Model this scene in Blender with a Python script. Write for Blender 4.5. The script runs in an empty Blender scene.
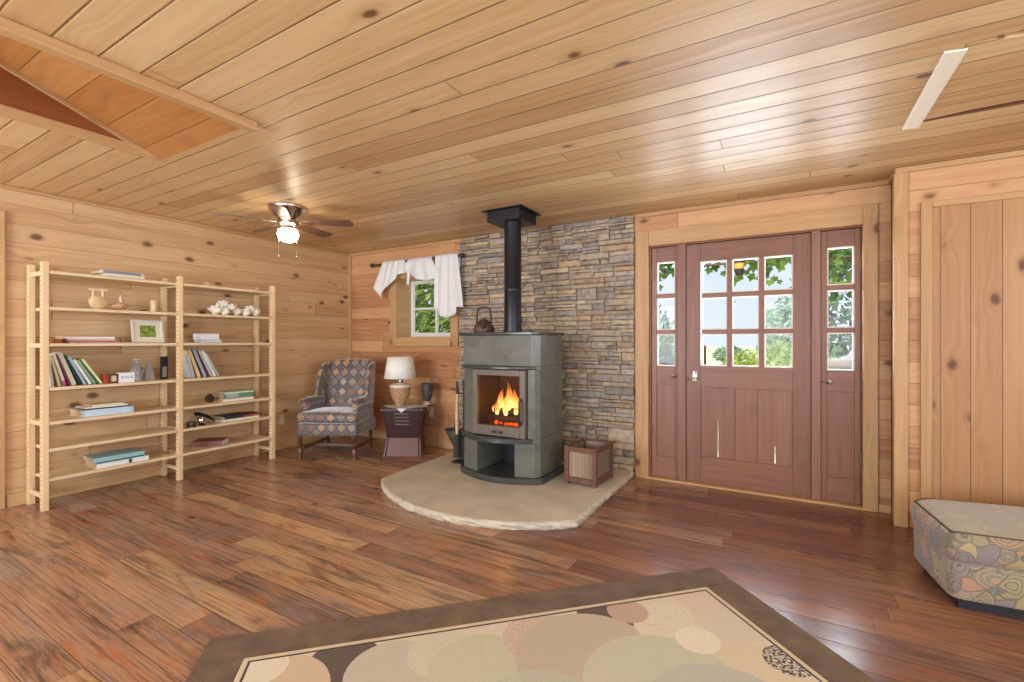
import bpy, bmesh, math, random
from mathutils import Vector, Matrix, noise as mnoise
PI = math.pi
random.seed(7)
SC = bpy.context.scene
COL = SC.collection

# ------------------------------------------------------------------ materials
def lin(c):
    def f(x):
        x /= 255.0
        return x / 12.92 if x <= 0.04045 else ((x + 0.055) / 1.055) ** 2.4
    return (f(c[0]), f(c[1]), f(c[2]), 1.0)

class NT:
    def __init__(s, name):
        s.mat = bpy.data.materials.new(name); s.mat.use_nodes = True
        s.t = s.mat.node_tree; s.n = s.t.nodes
        s.bsdf = s.n['Principled BSDF']; s.out = s.n['Material Output']
    def link(s, a, b): s.t.links.new(a, b)
    def put(s, sock, v):
        if hasattr(v, 'is_output'): s.link(v, sock)
        else: sock.default_value = v
    def m(s, op, a, b=None, c=None, clamp=False):
        n = s.n.new('ShaderNodeMath'); n.operation = op; n.use_clamp = clamp
        for i, v in enumerate((a, b, c)):
            if v is not None: s.put(n.inputs[i], v)
        return n.outputs[0]
    def mr(s, v, a, b, c=0.0, d=1.0):
        n = s.n.new('ShaderNodeMapRange'); n.interpolation_type = 'SMOOTHSTEP'
        for i, x in enumerate((v, a, b, c, d)): s.put(n.inputs[i], x)
        return n.outputs[0]
    def mix(s, f, a, b, mode='MIX'):
        n = s.n.new('ShaderNodeMix'); n.data_type = 'RGBA'; n.blend_type = mode
        s.put(n.inputs[0], f); s.put(n.inputs[6], a); s.put(n.inputs[7], b)
        return n.outputs[2]
    def noise(s, vec, scale, detail=3.0, rough=0.5, dist=0.0):
        n = s.n.new('ShaderNodeTexNoise')
        if vec is not None: s.link(vec, n.inputs['Vector'])
        n.inputs['Scale'].default_value = scale; n.inputs['Detail'].default_value = detail
        n.inputs['Roughness'].default_value = rough; n.inputs['Distortion'].default_value = dist
        return n.outputs[0]
    def vor(s, vec, scale, feature='F1', rnd=1.0):
        n = s.n.new('ShaderNodeTexVoronoi'); n.feature = feature
        if vec is not None: s.link(vec, n.inputs['Vector'])
        n.inputs['Scale'].default_value = scale
        if 'Randomness' in n.inputs: n.inputs['Randomness'].default_value = rnd
        return n
    def wn(s, w):
        n = s.n.new('ShaderNodeTexWhiteNoise'); n.noise_dimensions = '1D'; s.put(n.inputs['W'], w)
        return n.outputs
    def comb(s, x, y, z):
        n = s.n.new('ShaderNodeCombineXYZ')
        for i, v in enumerate((x, y, z)): s.put(n.inputs[i], v)
        return n.outputs[0]
    def sep(s, v):
        n = s.n.new('ShaderNodeSeparateXYZ'); s.link(v, n.inputs[0]); return n.outputs
    def ramp(s, f, stops, interp='LINEAR'):
        n = s.n.new('ShaderNodeValToRGB'); s.put(n.inputs[0], f); r = n.color_ramp; r.interpolation = interp
        while len(r.elements) > 1: r.elements.remove(r.elements[-1])
        r.elements[0].position = stops[0][0]; r.elements[0].color = stops[0][1]
        for p, c in stops[1:]:
            e = r.elements.new(p); e.color = c
        return n.outputs[0]
    def pos(s): return s.n.new('ShaderNodeNewGeometry').outputs['Position']
    def obj(s): return s.n.new('ShaderNodeTexCoord').outputs['Object']
    def gen(s): return s.n.new('ShaderNodeTexCoord').outputs['Generated']
    def onrm(s): return s.n.new('ShaderNodeTexCoord').outputs['Normal']
    def rnd(s): return s.n.new('ShaderNodeObjectInfo').outputs['Random']
    def bump(s, h, strength=0.3, dist=0.01):
        n = s.n.new('ShaderNodeBump'); n.inputs['Strength'].default_value = strength
        n.inputs['Distance'].default_value = dist; s.link(h, n.inputs['Height'])
        s.link(n.outputs[0], s.bsdf.inputs['Normal'])
    def set(s, **k):
        names = dict(color='Base Color', rough='Roughness', metal='Metallic', spec='Specular IOR Level', sheen='Sheen Weight',
                     coat='Coat Weight', coatr='Coat Roughness', trans='Transmission Weight', emit='Emission Color', es='Emission Strength', alpha='Alpha', ior='IOR')
        for a, v in k.items(): s.put(s.bsdf.inputs[names[a]], v)
        return s

def plain(name, c, rough=0.5, metal=0.0, var=0.12, nscale=18, **k):
    m = NT(name); col = lin(c)
    d = tuple(x * (1 - var) for x in col[:3]) + (1,); b = tuple(min(1, x * (1 + var)) for x in col[:3]) + (1,)
    f = m.noise(m.obj(), nscale, 3)
    m.set(color=m.ramp(f, [(0.3, d), (0.7, b)]), rough=rough, metal=metal, **k)
    return m.mat

def pine(name, u='X', v='Y', w=0.14, L=2.6, light=(222, 182, 134), mid=(205, 158, 108), dark=(176, 122, 76), knots=1.0,
         groove=0.03, gdark=0.35, rough=0.38, seed=0.0, tint=0.5, world=True, kscale=4.2, spec=0.4, kcol=(92, 52, 28), vee=0):
    """Knotty boards: length along u, width along v; board seams every w metres (none if w is 0)."""
    m = NT(name)
    P = m.pos() if world else m.obj()
    xyz = m.sep(P); ax = dict(X=xyz[0], Y=xyz[1], Z=xyz[2])
    U, V = ax[u], ax[v]
    O = ax[({'X', 'Y', 'Z'} - {u, v}).pop()]
    if w:
        q = m.m('ADD', m.m('DIVIDE', V, w), 0.37 + seed)
        row = m.m('FLOOR', q); fr = m.m('FRACT', q)
        r1 = m.wn(m.m('ADD', row, seed * 3.1))[0]
        uu = m.m('ADD', m.m('DIVIDE', U, L), m.m('MULTIPLY', r1, 9.0))
        cl = m.m('FLOOR', uu); fu = m.m('FRACT', uu)
        wid = m.wn(m.m('ADD', m.m('MULTIPLY', row, 13.37), m.m('ADD', m.m('MULTIPLY', cl, 7.77), seed)))
        rv = wid[0]; rc = m.sep(wid[1])
    else:
        r = m.rnd(); wid = m.wn(m.m('MULTIPLY', r, 517.3)); rv = wid[0]; rc = m.sep(wid[1])
    gu = m.m('ADD', U, m.m('MULTIPLY', rc[0], 37.0)); gv = m.m('ADD', V, m.m('MULTIPLY', rc[1], 53.0))
    vk = m.vor(m.comb(m.m('MULTIPLY', gu, 0.62), gv, m.m('ADD', m.m('MULTIPLY', rc[2], 19.0), m.m('MULTIPLY', O, 0.0 if w else 0.6))), kscale)
    kd = vk.outputs['Distance']
    wob = m.noise(m.comb(m.m('MULTIPLY', gu, 3.0), m.m('MULTIPLY', gv, 9.0), rc[2]), 4.0, 2)
    kdw = m.m('ADD', kd, m.m('MULTIPLY', m.m('SUBTRACT', wob, 0.5), 0.10))
    core = m.mr(kdw, 0.10 * knots, 0.035 * knots); halo = m.mr(kdw, 0.30, 0.08)
    warp = m.m('MULTIPLY', m.mr(kd, 0.55, 0.0), 0.05)
    gv2 = m.m('ADD', gv, warp)
    g1 = m.noise(m.comb(m.m('MULTIPLY', gu, 0.9), m.m('MULTIPLY', gv2, 34.0), rv), 1.0, 4, 0.6, 0.4)
    g2 = m.noise(m.comb(m.m('MULTIPLY', gu, 0.35), m.m('MULTIPLY', gv2, 7.0), rv), 1.0, 2, 0.5, 0.6)
    rings = m.m('ABSOLUTE', m.m('SUBTRACT', m.m('FRACT', m.m('MULTIPLY', g2, 9.0)), 0.5))
    t = m.m('ADD', m.m('MULTIPLY', g1, 0.75), m.m('MULTIPLY', rings, 0.30))
    t = m.m('ADD', t, m.m('MULTIPLY', m.m('SUBTRACT', rv, 0.5), tint))
    col = m.ramp(t, [(0.12, lin(light)), (0.5, lin(mid)), (0.95, lin(dark))])
    col = m.mix(m.m('MULTIPLY', halo, 0.35), col, lin(dark))
    col = m.mix(m.m('MULTIPLY', core, 0.85), col, lin(kcol))
    hgt = m.m('MULTIPLY', g1, 0.05)
    if w:
        e = m.m('ABSOLUTE', m.m('SUBTRACT', fr, 0.5))
        gr = m.mr(e, 0.5 - groove, 0.5 - groove * 0.35)
        eu = m.m('ABSOLUTE', m.m('SUBTRACT', fu, 0.5))
        ge = m.mr(eu, 0.5 - 0.0022 / L * 2, 0.5 - 0.0008 / L * 2)
        gr = m.m('MAXIMUM', gr, m.m('MULTIPLY', ge, 0.8))
        seam = tuple(x * gdark for x in lin(dark)[:3]) + (1,)
        col = m.mix(m.m('MULTIPLY', gr, 0.8), col, seam)
        hgt = m.m('SUBTRACT', hgt, gr)
        if vee: hgt = m.m('SUBTRACT', hgt, m.m('MULTIPLY', m.m('MAXIMUM', m.m('SUBTRACT', e, 0.45), 0.0), 14.0))
    m.set(color=col, rough=m.m('ADD', rough, m.m('MULTIPLY', g1, 0.12)), spec=spec)
    m.bump(hgt, 0.5, 0.004)
    return m.mat

def floor_mat():
    m = NT('reclaimed_floor_boards'); P = m.pos(); x, y, z = m.sep(P)
    w, L = 0.145, 1.9
    q = m.m('ADD', m.m('DIVIDE', y, w), 0.2); row = m.m('FLOOR', q); fr = m.m('FRACT', q)
    r1 = m.wn(m.m('ADD', row, 4.3))[0]
    uu = m.m('ADD', m.m('DIVIDE', x, L), m.m('MULTIPLY', r1, 9.0)); cl = m.m('FLOOR', uu); fu = m.m('FRACT', uu)
    wid = m.wn(m.m('ADD', m.m('MULTIPLY', row, 11.7), m.m('MULTIPLY', cl, 5.31))); rv = wid[0]; rc = m.sep(wid[1])
    gu = m.m('ADD', x, m.m('MULTIPLY', rc[0], 41.0)); gv = m.m('ADD', y, m.m('MULTIPLY', rc[1], 47.0))
    g1 = m.noise(m.comb(m.m('MULTIPLY', gu, 1.6), m.m('MULTIPLY', gv, 40.0), rv), 1.0, 5, 0.65, 0.5)
    g2 = m.noise(m.comb(m.m('MULTIPLY', gu, 1.2), m.m('MULTIPLY', gv, 6.0), rv), 1.5, 4, 0.6, 1.0)
    stain = m.noise(P, 1.3, 4, 0.6, 0.5)
    base = m.ramp(rv, [(0.0, lin((122, 96, 82))), (0.14, lin((168, 126, 100))), (0.32, lin((194, 152, 116))), (0.48, lin((142, 108, 92))),
                       (0.62, lin((210, 172, 124))), (0.76, lin((164, 116, 92))), (0.9, lin((168, 156, 142))), (1.0, lin((126, 90, 76)))])
    col = m.mix(m.m('MULTIPLY', m.mr(g2, 0.48, 0.72), 0.85), base, lin((84, 64, 56)))
    col = m.mix(m.m('MULTIPLY', m.mr(g2, 0.47, 0.28), 0.45), col, lin((200, 148, 104)))
    col = m.mix(m.m('MULTIPLY', m.mr(g1, 0.50, 0.72), 0.7), col, lin((62, 40, 34)))
    col = m.mix(m.m('MULTIPLY', m.mr(stain, 0.5, 0.72), 0.5), col, lin((132, 114, 112)))
    g3 = m.noise(m.comb(m.m('MULTIPLY', gu, 1.1), m.m('MULTIPLY', gv, 11.0), m.m('ADD', rv, 7.0)), 2.2, 4, 0.65, 0.8)
    col = m.mix(m.m('MULTIPLY', m.mr(g3, 0.52, 0.70), 0.75), col, lin((178, 104, 64)))
    col = m.mix(m.m('MULTIPLY', m.mr(g3, 0.46, 0.30), 0.7), col, lin((156, 140, 134)))
    g4 = m.noise(m.comb(m.m('MULTIPLY', gu, 2.6), m.m('MULTIPLY', gv, 120.0), rv), 1.0, 3, 0.7, 0.2)
    col = m.mix(m.m('MULTIPLY', m.mr(g4, 0.50, 0.68), 0.55), col, lin((66, 46, 40)))
    col = m.mix(m.m('MULTIPLY', m.mr(g4, 0.46, 0.30), 0.35), col, lin((206, 164, 128)))
    vk = m.vor(m.comb(m.m('MULTIPLY', gu, 0.7), gv, m.m('MULTIPLY', rc[2], 11.0)), 3.2)
    col = m.mix(m.m('MULTIPLY', m.mr(vk.outputs['Distance'], 0.09, 0.03), 0.8), col, lin((48, 30, 24)))
    e = m.m('ABSOLUTE', m.m('SUBTRACT', fr, 0.5)); eu = m.m('ABSOLUTE', m.m('SUBTRACT', fu, 0.5))
    gr = m.m('MAXIMUM', m.mr(e, 0.478, 0.496), m.m('MULTIPLY', m.mr(eu, 0.4975, 0.4992), .6))
    col = m.mix(m.m('MULTIPLY', gr, 0.65), col, lin((36, 22, 18)))
    # dimmer, redder light on the room's right half, put into the plank colours
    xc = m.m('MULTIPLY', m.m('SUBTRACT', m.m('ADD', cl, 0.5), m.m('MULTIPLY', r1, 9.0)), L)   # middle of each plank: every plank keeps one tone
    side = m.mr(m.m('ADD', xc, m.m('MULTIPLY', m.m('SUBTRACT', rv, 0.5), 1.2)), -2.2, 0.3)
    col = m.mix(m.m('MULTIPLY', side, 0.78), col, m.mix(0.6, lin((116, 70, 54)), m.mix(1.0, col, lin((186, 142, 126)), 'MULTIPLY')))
    m.set(color=col, rough=m.m('ADD', 0.12, m.m('MULTIPLY', g2, 0.24)), spec=0.5)
    m.bump(m.m('SUBTRACT', m.m('ADD', m.m('MULTIPLY', g1, 0.12), m.m('MULTIPLY', m.noise(P, 5.0, 2), 0.5)), m.m('MULTIPLY', gr, 0.8)), 0.25, 0.006)
    return m.mat

def stone_mat():
    m = NT('ledge_stone'); a = m.n.new('ShaderNodeAttribute'); a.attribute_name = 'stone_colour'
    P = m.pos(); n1 = m.noise(P, 22, 5, 0.65); n2 = m.noise(P, 90, 3, 0.6)
    sc_ = m.mix(0.30, a.outputs['Color'], lin((172, 156, 136)))
    col = m.mix(m.mr(n1, 0.42, 0.75), sc_, m.mix(1.0, sc_, lin((196, 186, 182)), 'MULTIPLY'))
    col = m.mix(m.m('MULTIPLY', m.mr(n1, 0.45, 0.25), 0.4), col, lin((196, 164, 122)))
    m.set(color=col, rough=0.8, spec=0.25); m.bump(m.m('ADD', n1, m.m('MULTIPLY', n2, 0.4)), 0.7, 0.012)
    return m.mat

def soapstone(name, c=(104, 106, 96), rough=0.32):
    m = NT(name); P = m.obj(); n1 = m.noise(P, 4.5, 6, 0.7, 1.2); n2 = m.noise(P, 30, 3)
    a = tuple(x * 0.72 for x in lin(c)[:3]) + (1,); b = tuple(x * 1.25 for x in lin(c)[:3]) + (1,)
    col = m.ramp(m.m('ADD', m.m('MULTIPLY', n1, 0.8), m.m('MULTIPLY', n2, 0.2)), [(0.35, a), (0.5, lin(c)), (0.68, b)])
    m.set(color=col, rough=rough, spec=0.5); m.bump(n2, 0.05, 0.003); return m.mat

def harlequin():
    m = NT('harlequin_tapestry'); x, y, z = m.sep(m.obj()); nx, ny, nz = m.sep(m.onrm())
    isx = m.m('GREATER_THAN', m.m('ABSOLUTE', nx), 0.72); isz = m.m('GREATER_THAN', m.m('ABSOLUTE', nz), 0.72)
    def sel(f, a, b): return m.m('ADD', m.m('MULTIPLY', f, a), m.m('MULTIPLY', m.m('SUBTRACT', 1.0, f), b))
    u = sel(isx, y, x); v = sel(isz, y, z); p = 0.108
    a = m.m('DIVIDE', m.m('ADD', u, v), p); b = m.m('DIVIDE', m.m('SUBTRACT', u, v), p)
    fa = m.m('FLOOR', a); fb = m.m('FLOOR', b)
    la = m.m('ABSOLUTE', m.m('SUBTRACT', m.m('FRACT', a), 0.5)); lb = m.m('ABSOLUTE', m.m('SUBTRACT', m.m('FRACT', b), 0.5))
    d = m.m('MAXIMUM', la, lb)
    r = m.wn(m.m('ADD', m.m('MULTIPLY', fa, 3.71), m.m('MULTIPLY', fb, 9.13)))
    par = m.m('MODULO', m.m('ADD', m.m('ADD', fa, fb), 200.0), 2.0)
    warm = m.ramp(r[0], [(0, lin((178, 138, 96))), (0.22, lin((150, 96, 76))), (0.4, lin((168, 150, 130))), (0.62, lin((146, 130, 114))), (0.8, lin((184, 146, 104)))], 'CONSTANT')
    cool = m.ramp(r[0], [(0, lin((84, 80, 92))), (0.35, lin((104, 92, 92))), (0.6, lin((120, 112, 108))), (0.8, lin((92, 76, 74)))], 'CONSTANT')
    inner = m.mix(par, warm, cool); dk = lin((66, 60, 66))
    r2 = m.sep(r[1])[1]
    ringed = m.m('MULTIPLY', m.m('GREATER_THAN', r2, 0.45), m.m('MULTIPLY', m.m('GREATER_THAN', d, 0.16), m.m('LESS_THAN', d, 0.26)))
    col = m.mix(ringed, inner, dk)
    col = m.mix(m.m('GREATER_THAN', d, 0.40), col, dk)
    fine = m.noise(m.obj(), 160, 2)
    col = m.mix(m.m('MULTIPLY', m.mr(fine, 0.5, 0.7), 0.6), col, lin((150, 138, 124)))
    m.set(color=col, rough=0.5, spec=0.6, sheen=1.0); m.bump(fine, 0.25, 0.004)
    m.bsdf.inputs['Sheen Roughness'].default_value = 0.4
    return m.mat

def patchwork():
    m = NT('abstract_patchwork_fabric'); P = m.obj()
    x, y, z = m.sep(P)
    wx = m.m('SUBTRACT', m.noise(P, 6.0, 1), 0.5)
    Q = m.comb(m.m('ADD', x, m.m('MULTIPLY', wx, 0.16)), m.m('ADD', y, m.m('MULTIPLY', wx, 0.10)), m.m('ADD', z, m.m('MULTIPLY', wx, 0.12)))
    v = m.vor(Q, 11.0); e = m.vor(Q, 11.0, 'DISTANCE_TO_EDGE')
    r = m.sep(v.outputs['Color'])
    col = m.ramp(r[0], [(0, lin((146, 132, 104))), (0.18, lin((120, 108, 116))), (0.34, lin((160, 138, 96))), (0.48, lin((136, 124, 110))), (0.62, lin((166, 122, 98))),
                        (0.74, lin((112, 116, 106))), (0.86, lin((170, 150, 108))), (0.94, lin((86, 110, 116)))], 'CONSTANT')
    rings = m.m('FRACT', m.m('MULTIPLY', v.outputs['Distance'], 5.5))
    col = m.mix(m.m('MULTIPLY', m.m('GREATER_THAN', r[1], 0.55), m.m('LESS_THAN', rings, 0.22)), col, lin((78, 66, 62)))
    col = m.mix(m.m('MULTIPLY', m.m('GREATER_THAN', r[2], 0.7), m.m('GREATER_THAN', rings, 0.72)), col, lin((178, 128, 108)))
    col = m.mix(m.m('MULTIPLY', m.m('LESS_THAN', e.outputs['Distance'], 0.03), .75), col, lin((86, 76, 66)))
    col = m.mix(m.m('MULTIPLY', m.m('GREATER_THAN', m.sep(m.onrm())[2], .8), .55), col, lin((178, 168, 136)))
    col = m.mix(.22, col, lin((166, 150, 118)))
    f = m.noise(P, 200, 2)
    col = m.mix(m.m('MULTIPLY', m.mr(f, 0.45, 0.7), 0.3), col, lin((176, 164, 138)))
    m.set(color=col, rough=0.8, sheen=0.3, spec=0.25); m.bump(f, 0.2, 0.003); return m.mat

def rug_mat(border):
    m = NT('rug_pile'); x, y, z = m.sep(m.obj()); P = m.obj()
    fz = m.noise(P, 9, 4, 0.6); fine = m.noise(P, 240, 2)
    brown = m.ramp(fz, [(0.3, lin((90, 68, 48))), (0.7, lin((122, 96, 68)))])
    if border:
        col = brown
    else:
        jx = m.m('ADD', x, m.m('MULTIPLY', m.m('SUBTRACT', m.noise(P, 40, 2), 0.5), 0.006))
        def circ(col, cx, cy, r, c, op=1.0, speck=None):
            dx = m.m('SUBTRACT', jx, cx); dy = m.m('SUBTRACT', y, cy)
            d = m.m('SQRT', m.m('ADD', m.m('MULTIPLY', dx, dx), m.m('MULTIPLY', dy, dy)))
            f = m.m('MULTIPLY', m.m('LESS_THAN', d, r), op)
            cc = lin(c)
            if speck:
                sp = m.noise(P, 85, 2); cc = m.mix(m.mr(sp, 0.47, 0.53), lin(c), lin(speck))
            return m.mix(f, col, cc)
        col = brown
        for a in RUG_CIRCLES: col = circ(col, *a)
        e = m.m('MINIMUM', m.m('MINIMUM', m.m('SUBTRACT', x, 0.165), m.m('SUBTRACT', RUG_S - 0.165, x)), m.m('SUBTRACT', y, 0.165))
        col = m.mix(m.m('LESS_THAN', e, 0.032), col, lin((70, 52, 42)))
        col = m.mix(m.m('LESS_THAN', e, 0.022), col, lin((212, 192, 160)))
    col = m.mix(m.m('MULTIPLY', m.mr(fine, 0.4, 0.75), 0.25), col, m.mix(1.0, col, lin((150, 140, 130)), 'MULTIPLY'))
    m.set(color=col, rough=0.95, spec=0.1, sheen=0.15); m.bump(m.m('ADD', fine, fz), 0.4, 0.006); return m.mat

RUG_S = 2.376
RUG_CIRCLES = [  # s, t, radius, colour, opacity, speckle
    (1.05, 0.75, 1.9, (212, 198, 172)),
    (1.84, 0.27, 0.13, (96, 76, 64)),
    (2.10, 0.40, 0.225, (204, 180, 150)), (2.14, 0.24, 0.10, (222, 210, 184)),
    (1.66, 0.38, 0.175, (194, 184, 164)), (1.47, 0.33, 0.14, (204, 196, 168)),
    (1.34, 0.45, 0.20, (196, 190, 160)), (0.76, 0.27, 0.125, (96, 76, 64)),
    (1.07, 0.33, 0.16, (206, 182, 162), 1.0, (196, 170, 150)),
    (0.93, 0.50, 0.29, (190, 174, 148)), (0.50, 0.40, 0.175, (220, 208, 178), 1.0, (212, 198, 166)),
    (0.44, 0.76, 0.24, (212, 194, 162)), (0.24, 0.42, 0.16, (206, 194, 166), 0.8), (0.28, 0.25, 0.11, (214, 188, 164), 0.7),
    (0.74, 0.70, 0.285, (196, 190, 164)), (0.645, 0.255, 0.09, (190, 160, 138)),
    (0.47, 0.51, 0.085, (226, 216, 188), 0.9), (0.62, 0.88, 0.26, (186, 182, 164)), (1.2, 0.72, 0.22, (188, 186, 166), 0.7),
    (0.215, 0.70, 0.088, (76, 58, 50), 1.0, (204, 190, 170)),
    (0.45, 1.15, 0.25, (196, 164, 138)), (0.9, 1.3, 0.35, (206, 198, 172)), (1.5, 1.1, 0.4, (194, 172, 144)), (1.9, 1.0, 0.25, (96, 76, 64))]

def glass(name, tint=(1, 1, 1, 1), rough=0.0, opac=0.0):
    """Thin window glass: see-through with a Fresnel reflection."""
    m = NT(name); m.n.remove(m.bsdf)
    t = m.n.new('ShaderNodeBsdfTransparent'); t.inputs[0].default_value = tint
    g = m.n.new('ShaderNodeBsdfGlossy'); g.inputs['Roughness'].default_value = rough + 0.02
    lw = m.n.new('ShaderNodeFresnel'); lw.inputs[0].default_value = 1.45
    x = m.n.new('ShaderNodeMixShader')
    m.link(m.m('ADD', m.m('MULTIPLY', lw.outputs[0], 0.35), opac), x.inputs[0]); m.link(t.outputs[0], x.inputs[1]); m.link(g.outputs[0], x.inputs[2])
    m.link(x.outputs[0], m.out.inputs[0]); return m.mat

def emis(name, c, s):
    m = NT(name); m.set(color=lin(c), emit=lin(c), es=s, rough=0.5); return m.mat

def flame_mat():
    m = NT('flame'); z = m.sep(m.gen())[2]; m.n.remove(m.bsdf)
    e = m.n.new('ShaderNodeEmission'); e.inputs[1].default_value = 2.2
    m.link(m.ramp(z, [(0, lin((255, 226, 160))), (0.28, lin((255, 200, 110))), (0.55, lin((255, 140, 56))), (1, lin((190, 60, 16)))]), e.inputs[0])
    t = m.n.new('ShaderNodeBsdfTransparent'); x = m.n.new('ShaderNodeMixShader')
    n = m.noise(m.obj(), 30, 2)
    m.link(m.m('MULTIPLY', m.mr(z, 1.02, 0.1), m.mr(n, 0.25, 0.6, 0.3, 0.9)), x.inputs[0])
    m.link(t.outputs[0], x.inputs[1]); m.link(e.outputs[0], x.inputs[2]); m.link(x.outputs[0], m.out.inputs[0]); return m.mat

def leaf_mat(name, a, b):
    m = NT(name); n = m.noise(m.pos(), 5.0, 3, 0.6); at = m.wn(m.m('MULTIPLY', m.n.new('ShaderNodeNewGeometry').outputs['Random Per Island'], 93.0))[0]
    col = m.ramp(m.m('ADD', m.m('MULTIPLY', n, 0.4), m.m('MULTIPLY', at, 0.6)), [(0.15, lin(a)), (0.8, lin(b))])
    m.set(color=col, rough=0.5); m.n.remove(m.bsdf)
    d = m.n.new('ShaderNodeBsdfDiffuse'); t = m.n.new('ShaderNodeBsdfTranslucent'); x = m.n.new('ShaderNodeMixShader'); x.inputs[0].default_value = 0.4
    m.link(col, d.inputs[0]); m.link(col, t.inputs[0]); m.link(d.outputs[0], x.inputs[1]); m.link(t.outputs[0], x.inputs[2]); m.link(x.outputs[0], m.out.inputs[0])
    return m.mat

def cloth_mat(name, c, tr=0.35):
    m = NT(name); m.n.remove(m.bsdf); n = m.noise(m.obj(), 120, 2)
    col = m.mix(m.m('MULTIPLY', n, 0.2), lin(c), lin((225, 218, 205)))
    d = m.n.new('ShaderNodeBsdfDiffuse'); t = m.n.new('ShaderNodeBsdfTranslucent'); x = m.n.new('ShaderNodeMixShader'); x.inputs[0].default_value = tr
    m.link(col, d.inputs[0]); m.link(col, t.inputs[0]); m.link(d.outputs[0], x.inputs[1]); m.link(t.outputs[0], x.inputs[2]); m.link(x.outputs[0], m.out.inputs[0])
    return m.mat

# ------------------------------------------------------------------ mesh builder
class MB:
    def __init__(s): s.bm = bmesh.new(); s.mi = 0
    def f(s, vs, smooth=False):
        try:
            fc = s.bm.faces.new(vs); fc.material_index = s.mi; return fc
        except ValueError: return None
    def v(s, p): return s.bm.verts.new(p)
    def hexa(s, p):
        v = [s.v(q) for q in p]
        for a in ((0, 3, 2, 1), (4, 5, 6, 7), (0, 1, 5, 4), (1, 2, 6, 5), (2, 3, 7, 6), (3, 0, 4, 7)): s.f([v[i] for i in a])
        return s
    def box(s, x0, x1, y0, y1, z0, z1, M=None):
        p = [(x0, y0, z0), (x1, y0, z0), (x1, y1, z0), (x0, y1, z0), (x0, y0, z1), (x1, y0, z1), (x1, y1, z1), (x0, y1, z1)]
        if M is not None: p = [M @ Vector(q) for q in p]
        return s.hexa(p)
    def prism(s, poly, c0, c1, fn=lambda a, b, c: (a, b, c)):
        A = [s.v(fn(a, b, c0)) for a, b in poly]; B = [s.v(fn(a, b, c1)) for a, b in poly]; n = len(poly)
        s.f(A[::-1]); s.f(B)
        for i in range(n): s.f([A[i], A[(i + 1) % n], B[(i + 1) % n], B[i]])
        return s
    def tube(s, pts, r, n=8, cap=True):
        pts = [Vector(p) for p in pts]; rs = r if isinstance(r, (list, tuple)) else [r] * len(pts); rings = []; ref = None
        for i, p in enumerate(pts):
            d = (pts[min(i + 1, len(pts) - 1)] - pts[max(i - 1, 0)]).normalized()
            if ref is None:
                ref = d.orthogonal().normalized()
            ref = (ref - d * ref.dot(d)); ref = ref.normalized() if ref.length > 1e-6 else d.orthogonal().normalized()
            b = d.cross(ref)
            rings.append([s.v(p + (ref * math.cos(2 * PI * k / n) + b * math.sin(2 * PI * k / n)) * rs[i]) for k in range(n)])
        for i in range(len(rings) - 1):
            for k in range(n): s.f([rings[i][k], rings[i][(k + 1) % n], rings[i + 1][(k + 1) % n], rings[i + 1][k]])
        if cap: s.f(rings[0][::-1]); s.f(rings[-1])
        return s
    def lathe(s, prof, c=(0, 0, 0), n=24, sx=1.0, sy=1.0, close=True):
        rings = []
        for r, z in prof:
            rings.append([s.v((c[0] + r * sx * math.cos(2 * PI * k / n), c[1] + r * sy * math.sin(2 * PI * k / n), c[2] + z)) for k in range(n)])
        for i in range(len(rings) - 1):
            for k in range(n): s.f([rings[i][k], rings[i][(k + 1) % n], rings[i + 1][(k + 1) % n], rings[i + 1][k]])
        if close: s.f(rings[0][::-1]); s.f(rings[-1])
        return s
    def ball(s, c, rx, ry=None, rz=None, n=16, m=10):
        ry = ry or rx; rz = rz or rx
        pr = [(max(1e-4, math.sin(PI * i / m)), -math.cos(PI * i / m)) for i in range(m + 1)]
        rings = [[s.v((c[0] + rx * a * math.cos(2 * PI * k / n), c[1] + ry * a * math.sin(2 * PI * k / n), c[2] + rz * b)) for k in range(n)] for a, b in pr]
        for i in range(m):
            for k in range(n): s.f([rings[i][k], rings[i][(k + 1) % n], rings[i + 1][(k + 1) % n], rings[i + 1][k]])
        return s
    def grid(s, fn, nu, nv):
        g = [[s.v(fn(i / nu, j / nv)) for j in range(nv + 1)] for i in range(nu + 1)]
        for i in range(nu):
            for j in range(nv): s.f([g[i][j], g[i + 1][j], g[i + 1][j + 1], g[i][j + 1]])
        return s
    def xf(s, M):
        bmesh.ops.transform(s.bm, matrix=M, verts=s.bm.verts); return s
    def build(s, name, mats, parent=None, smooth=False, bevel=0.0, seg=2, solid=0.0, sub=0, ang=40, recalc=True):
        if recalc: bmesh.ops.recalc_face_normals(s.bm, faces=s.bm.faces)
        me = bpy.data.meshes.new(name); s.bm.to_mesh(me); s.bm.free()
        for mt in (mats if isinstance(mats, (list, tuple)) else [mats]): me.materials.append(mt)
        o = bpy.data.objects.new(name, me); COL.objects.link(o)
        if parent is not None: o.parent = parent
        if bevel:
            b = o.modifiers.new('bevel', 'BEVEL'); b.width = bevel; b.segments = seg; b.limit_method = 'ANGLE'; b.angle_limit = math.radians(35)
        if solid:
            b = o.modifiers.new('solid', 'SOLIDIFY'); b.thickness = solid; b.offset = 0
        if sub:
            b = o.modifiers.new('sub', 'SUBSURF'); b.levels = sub; b.render_levels = sub
        if smooth:
            for p in me.polygons: p.use_smooth = True
            me.set_sharp_from_angle(angle=math.radians(ang))
        return o

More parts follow.
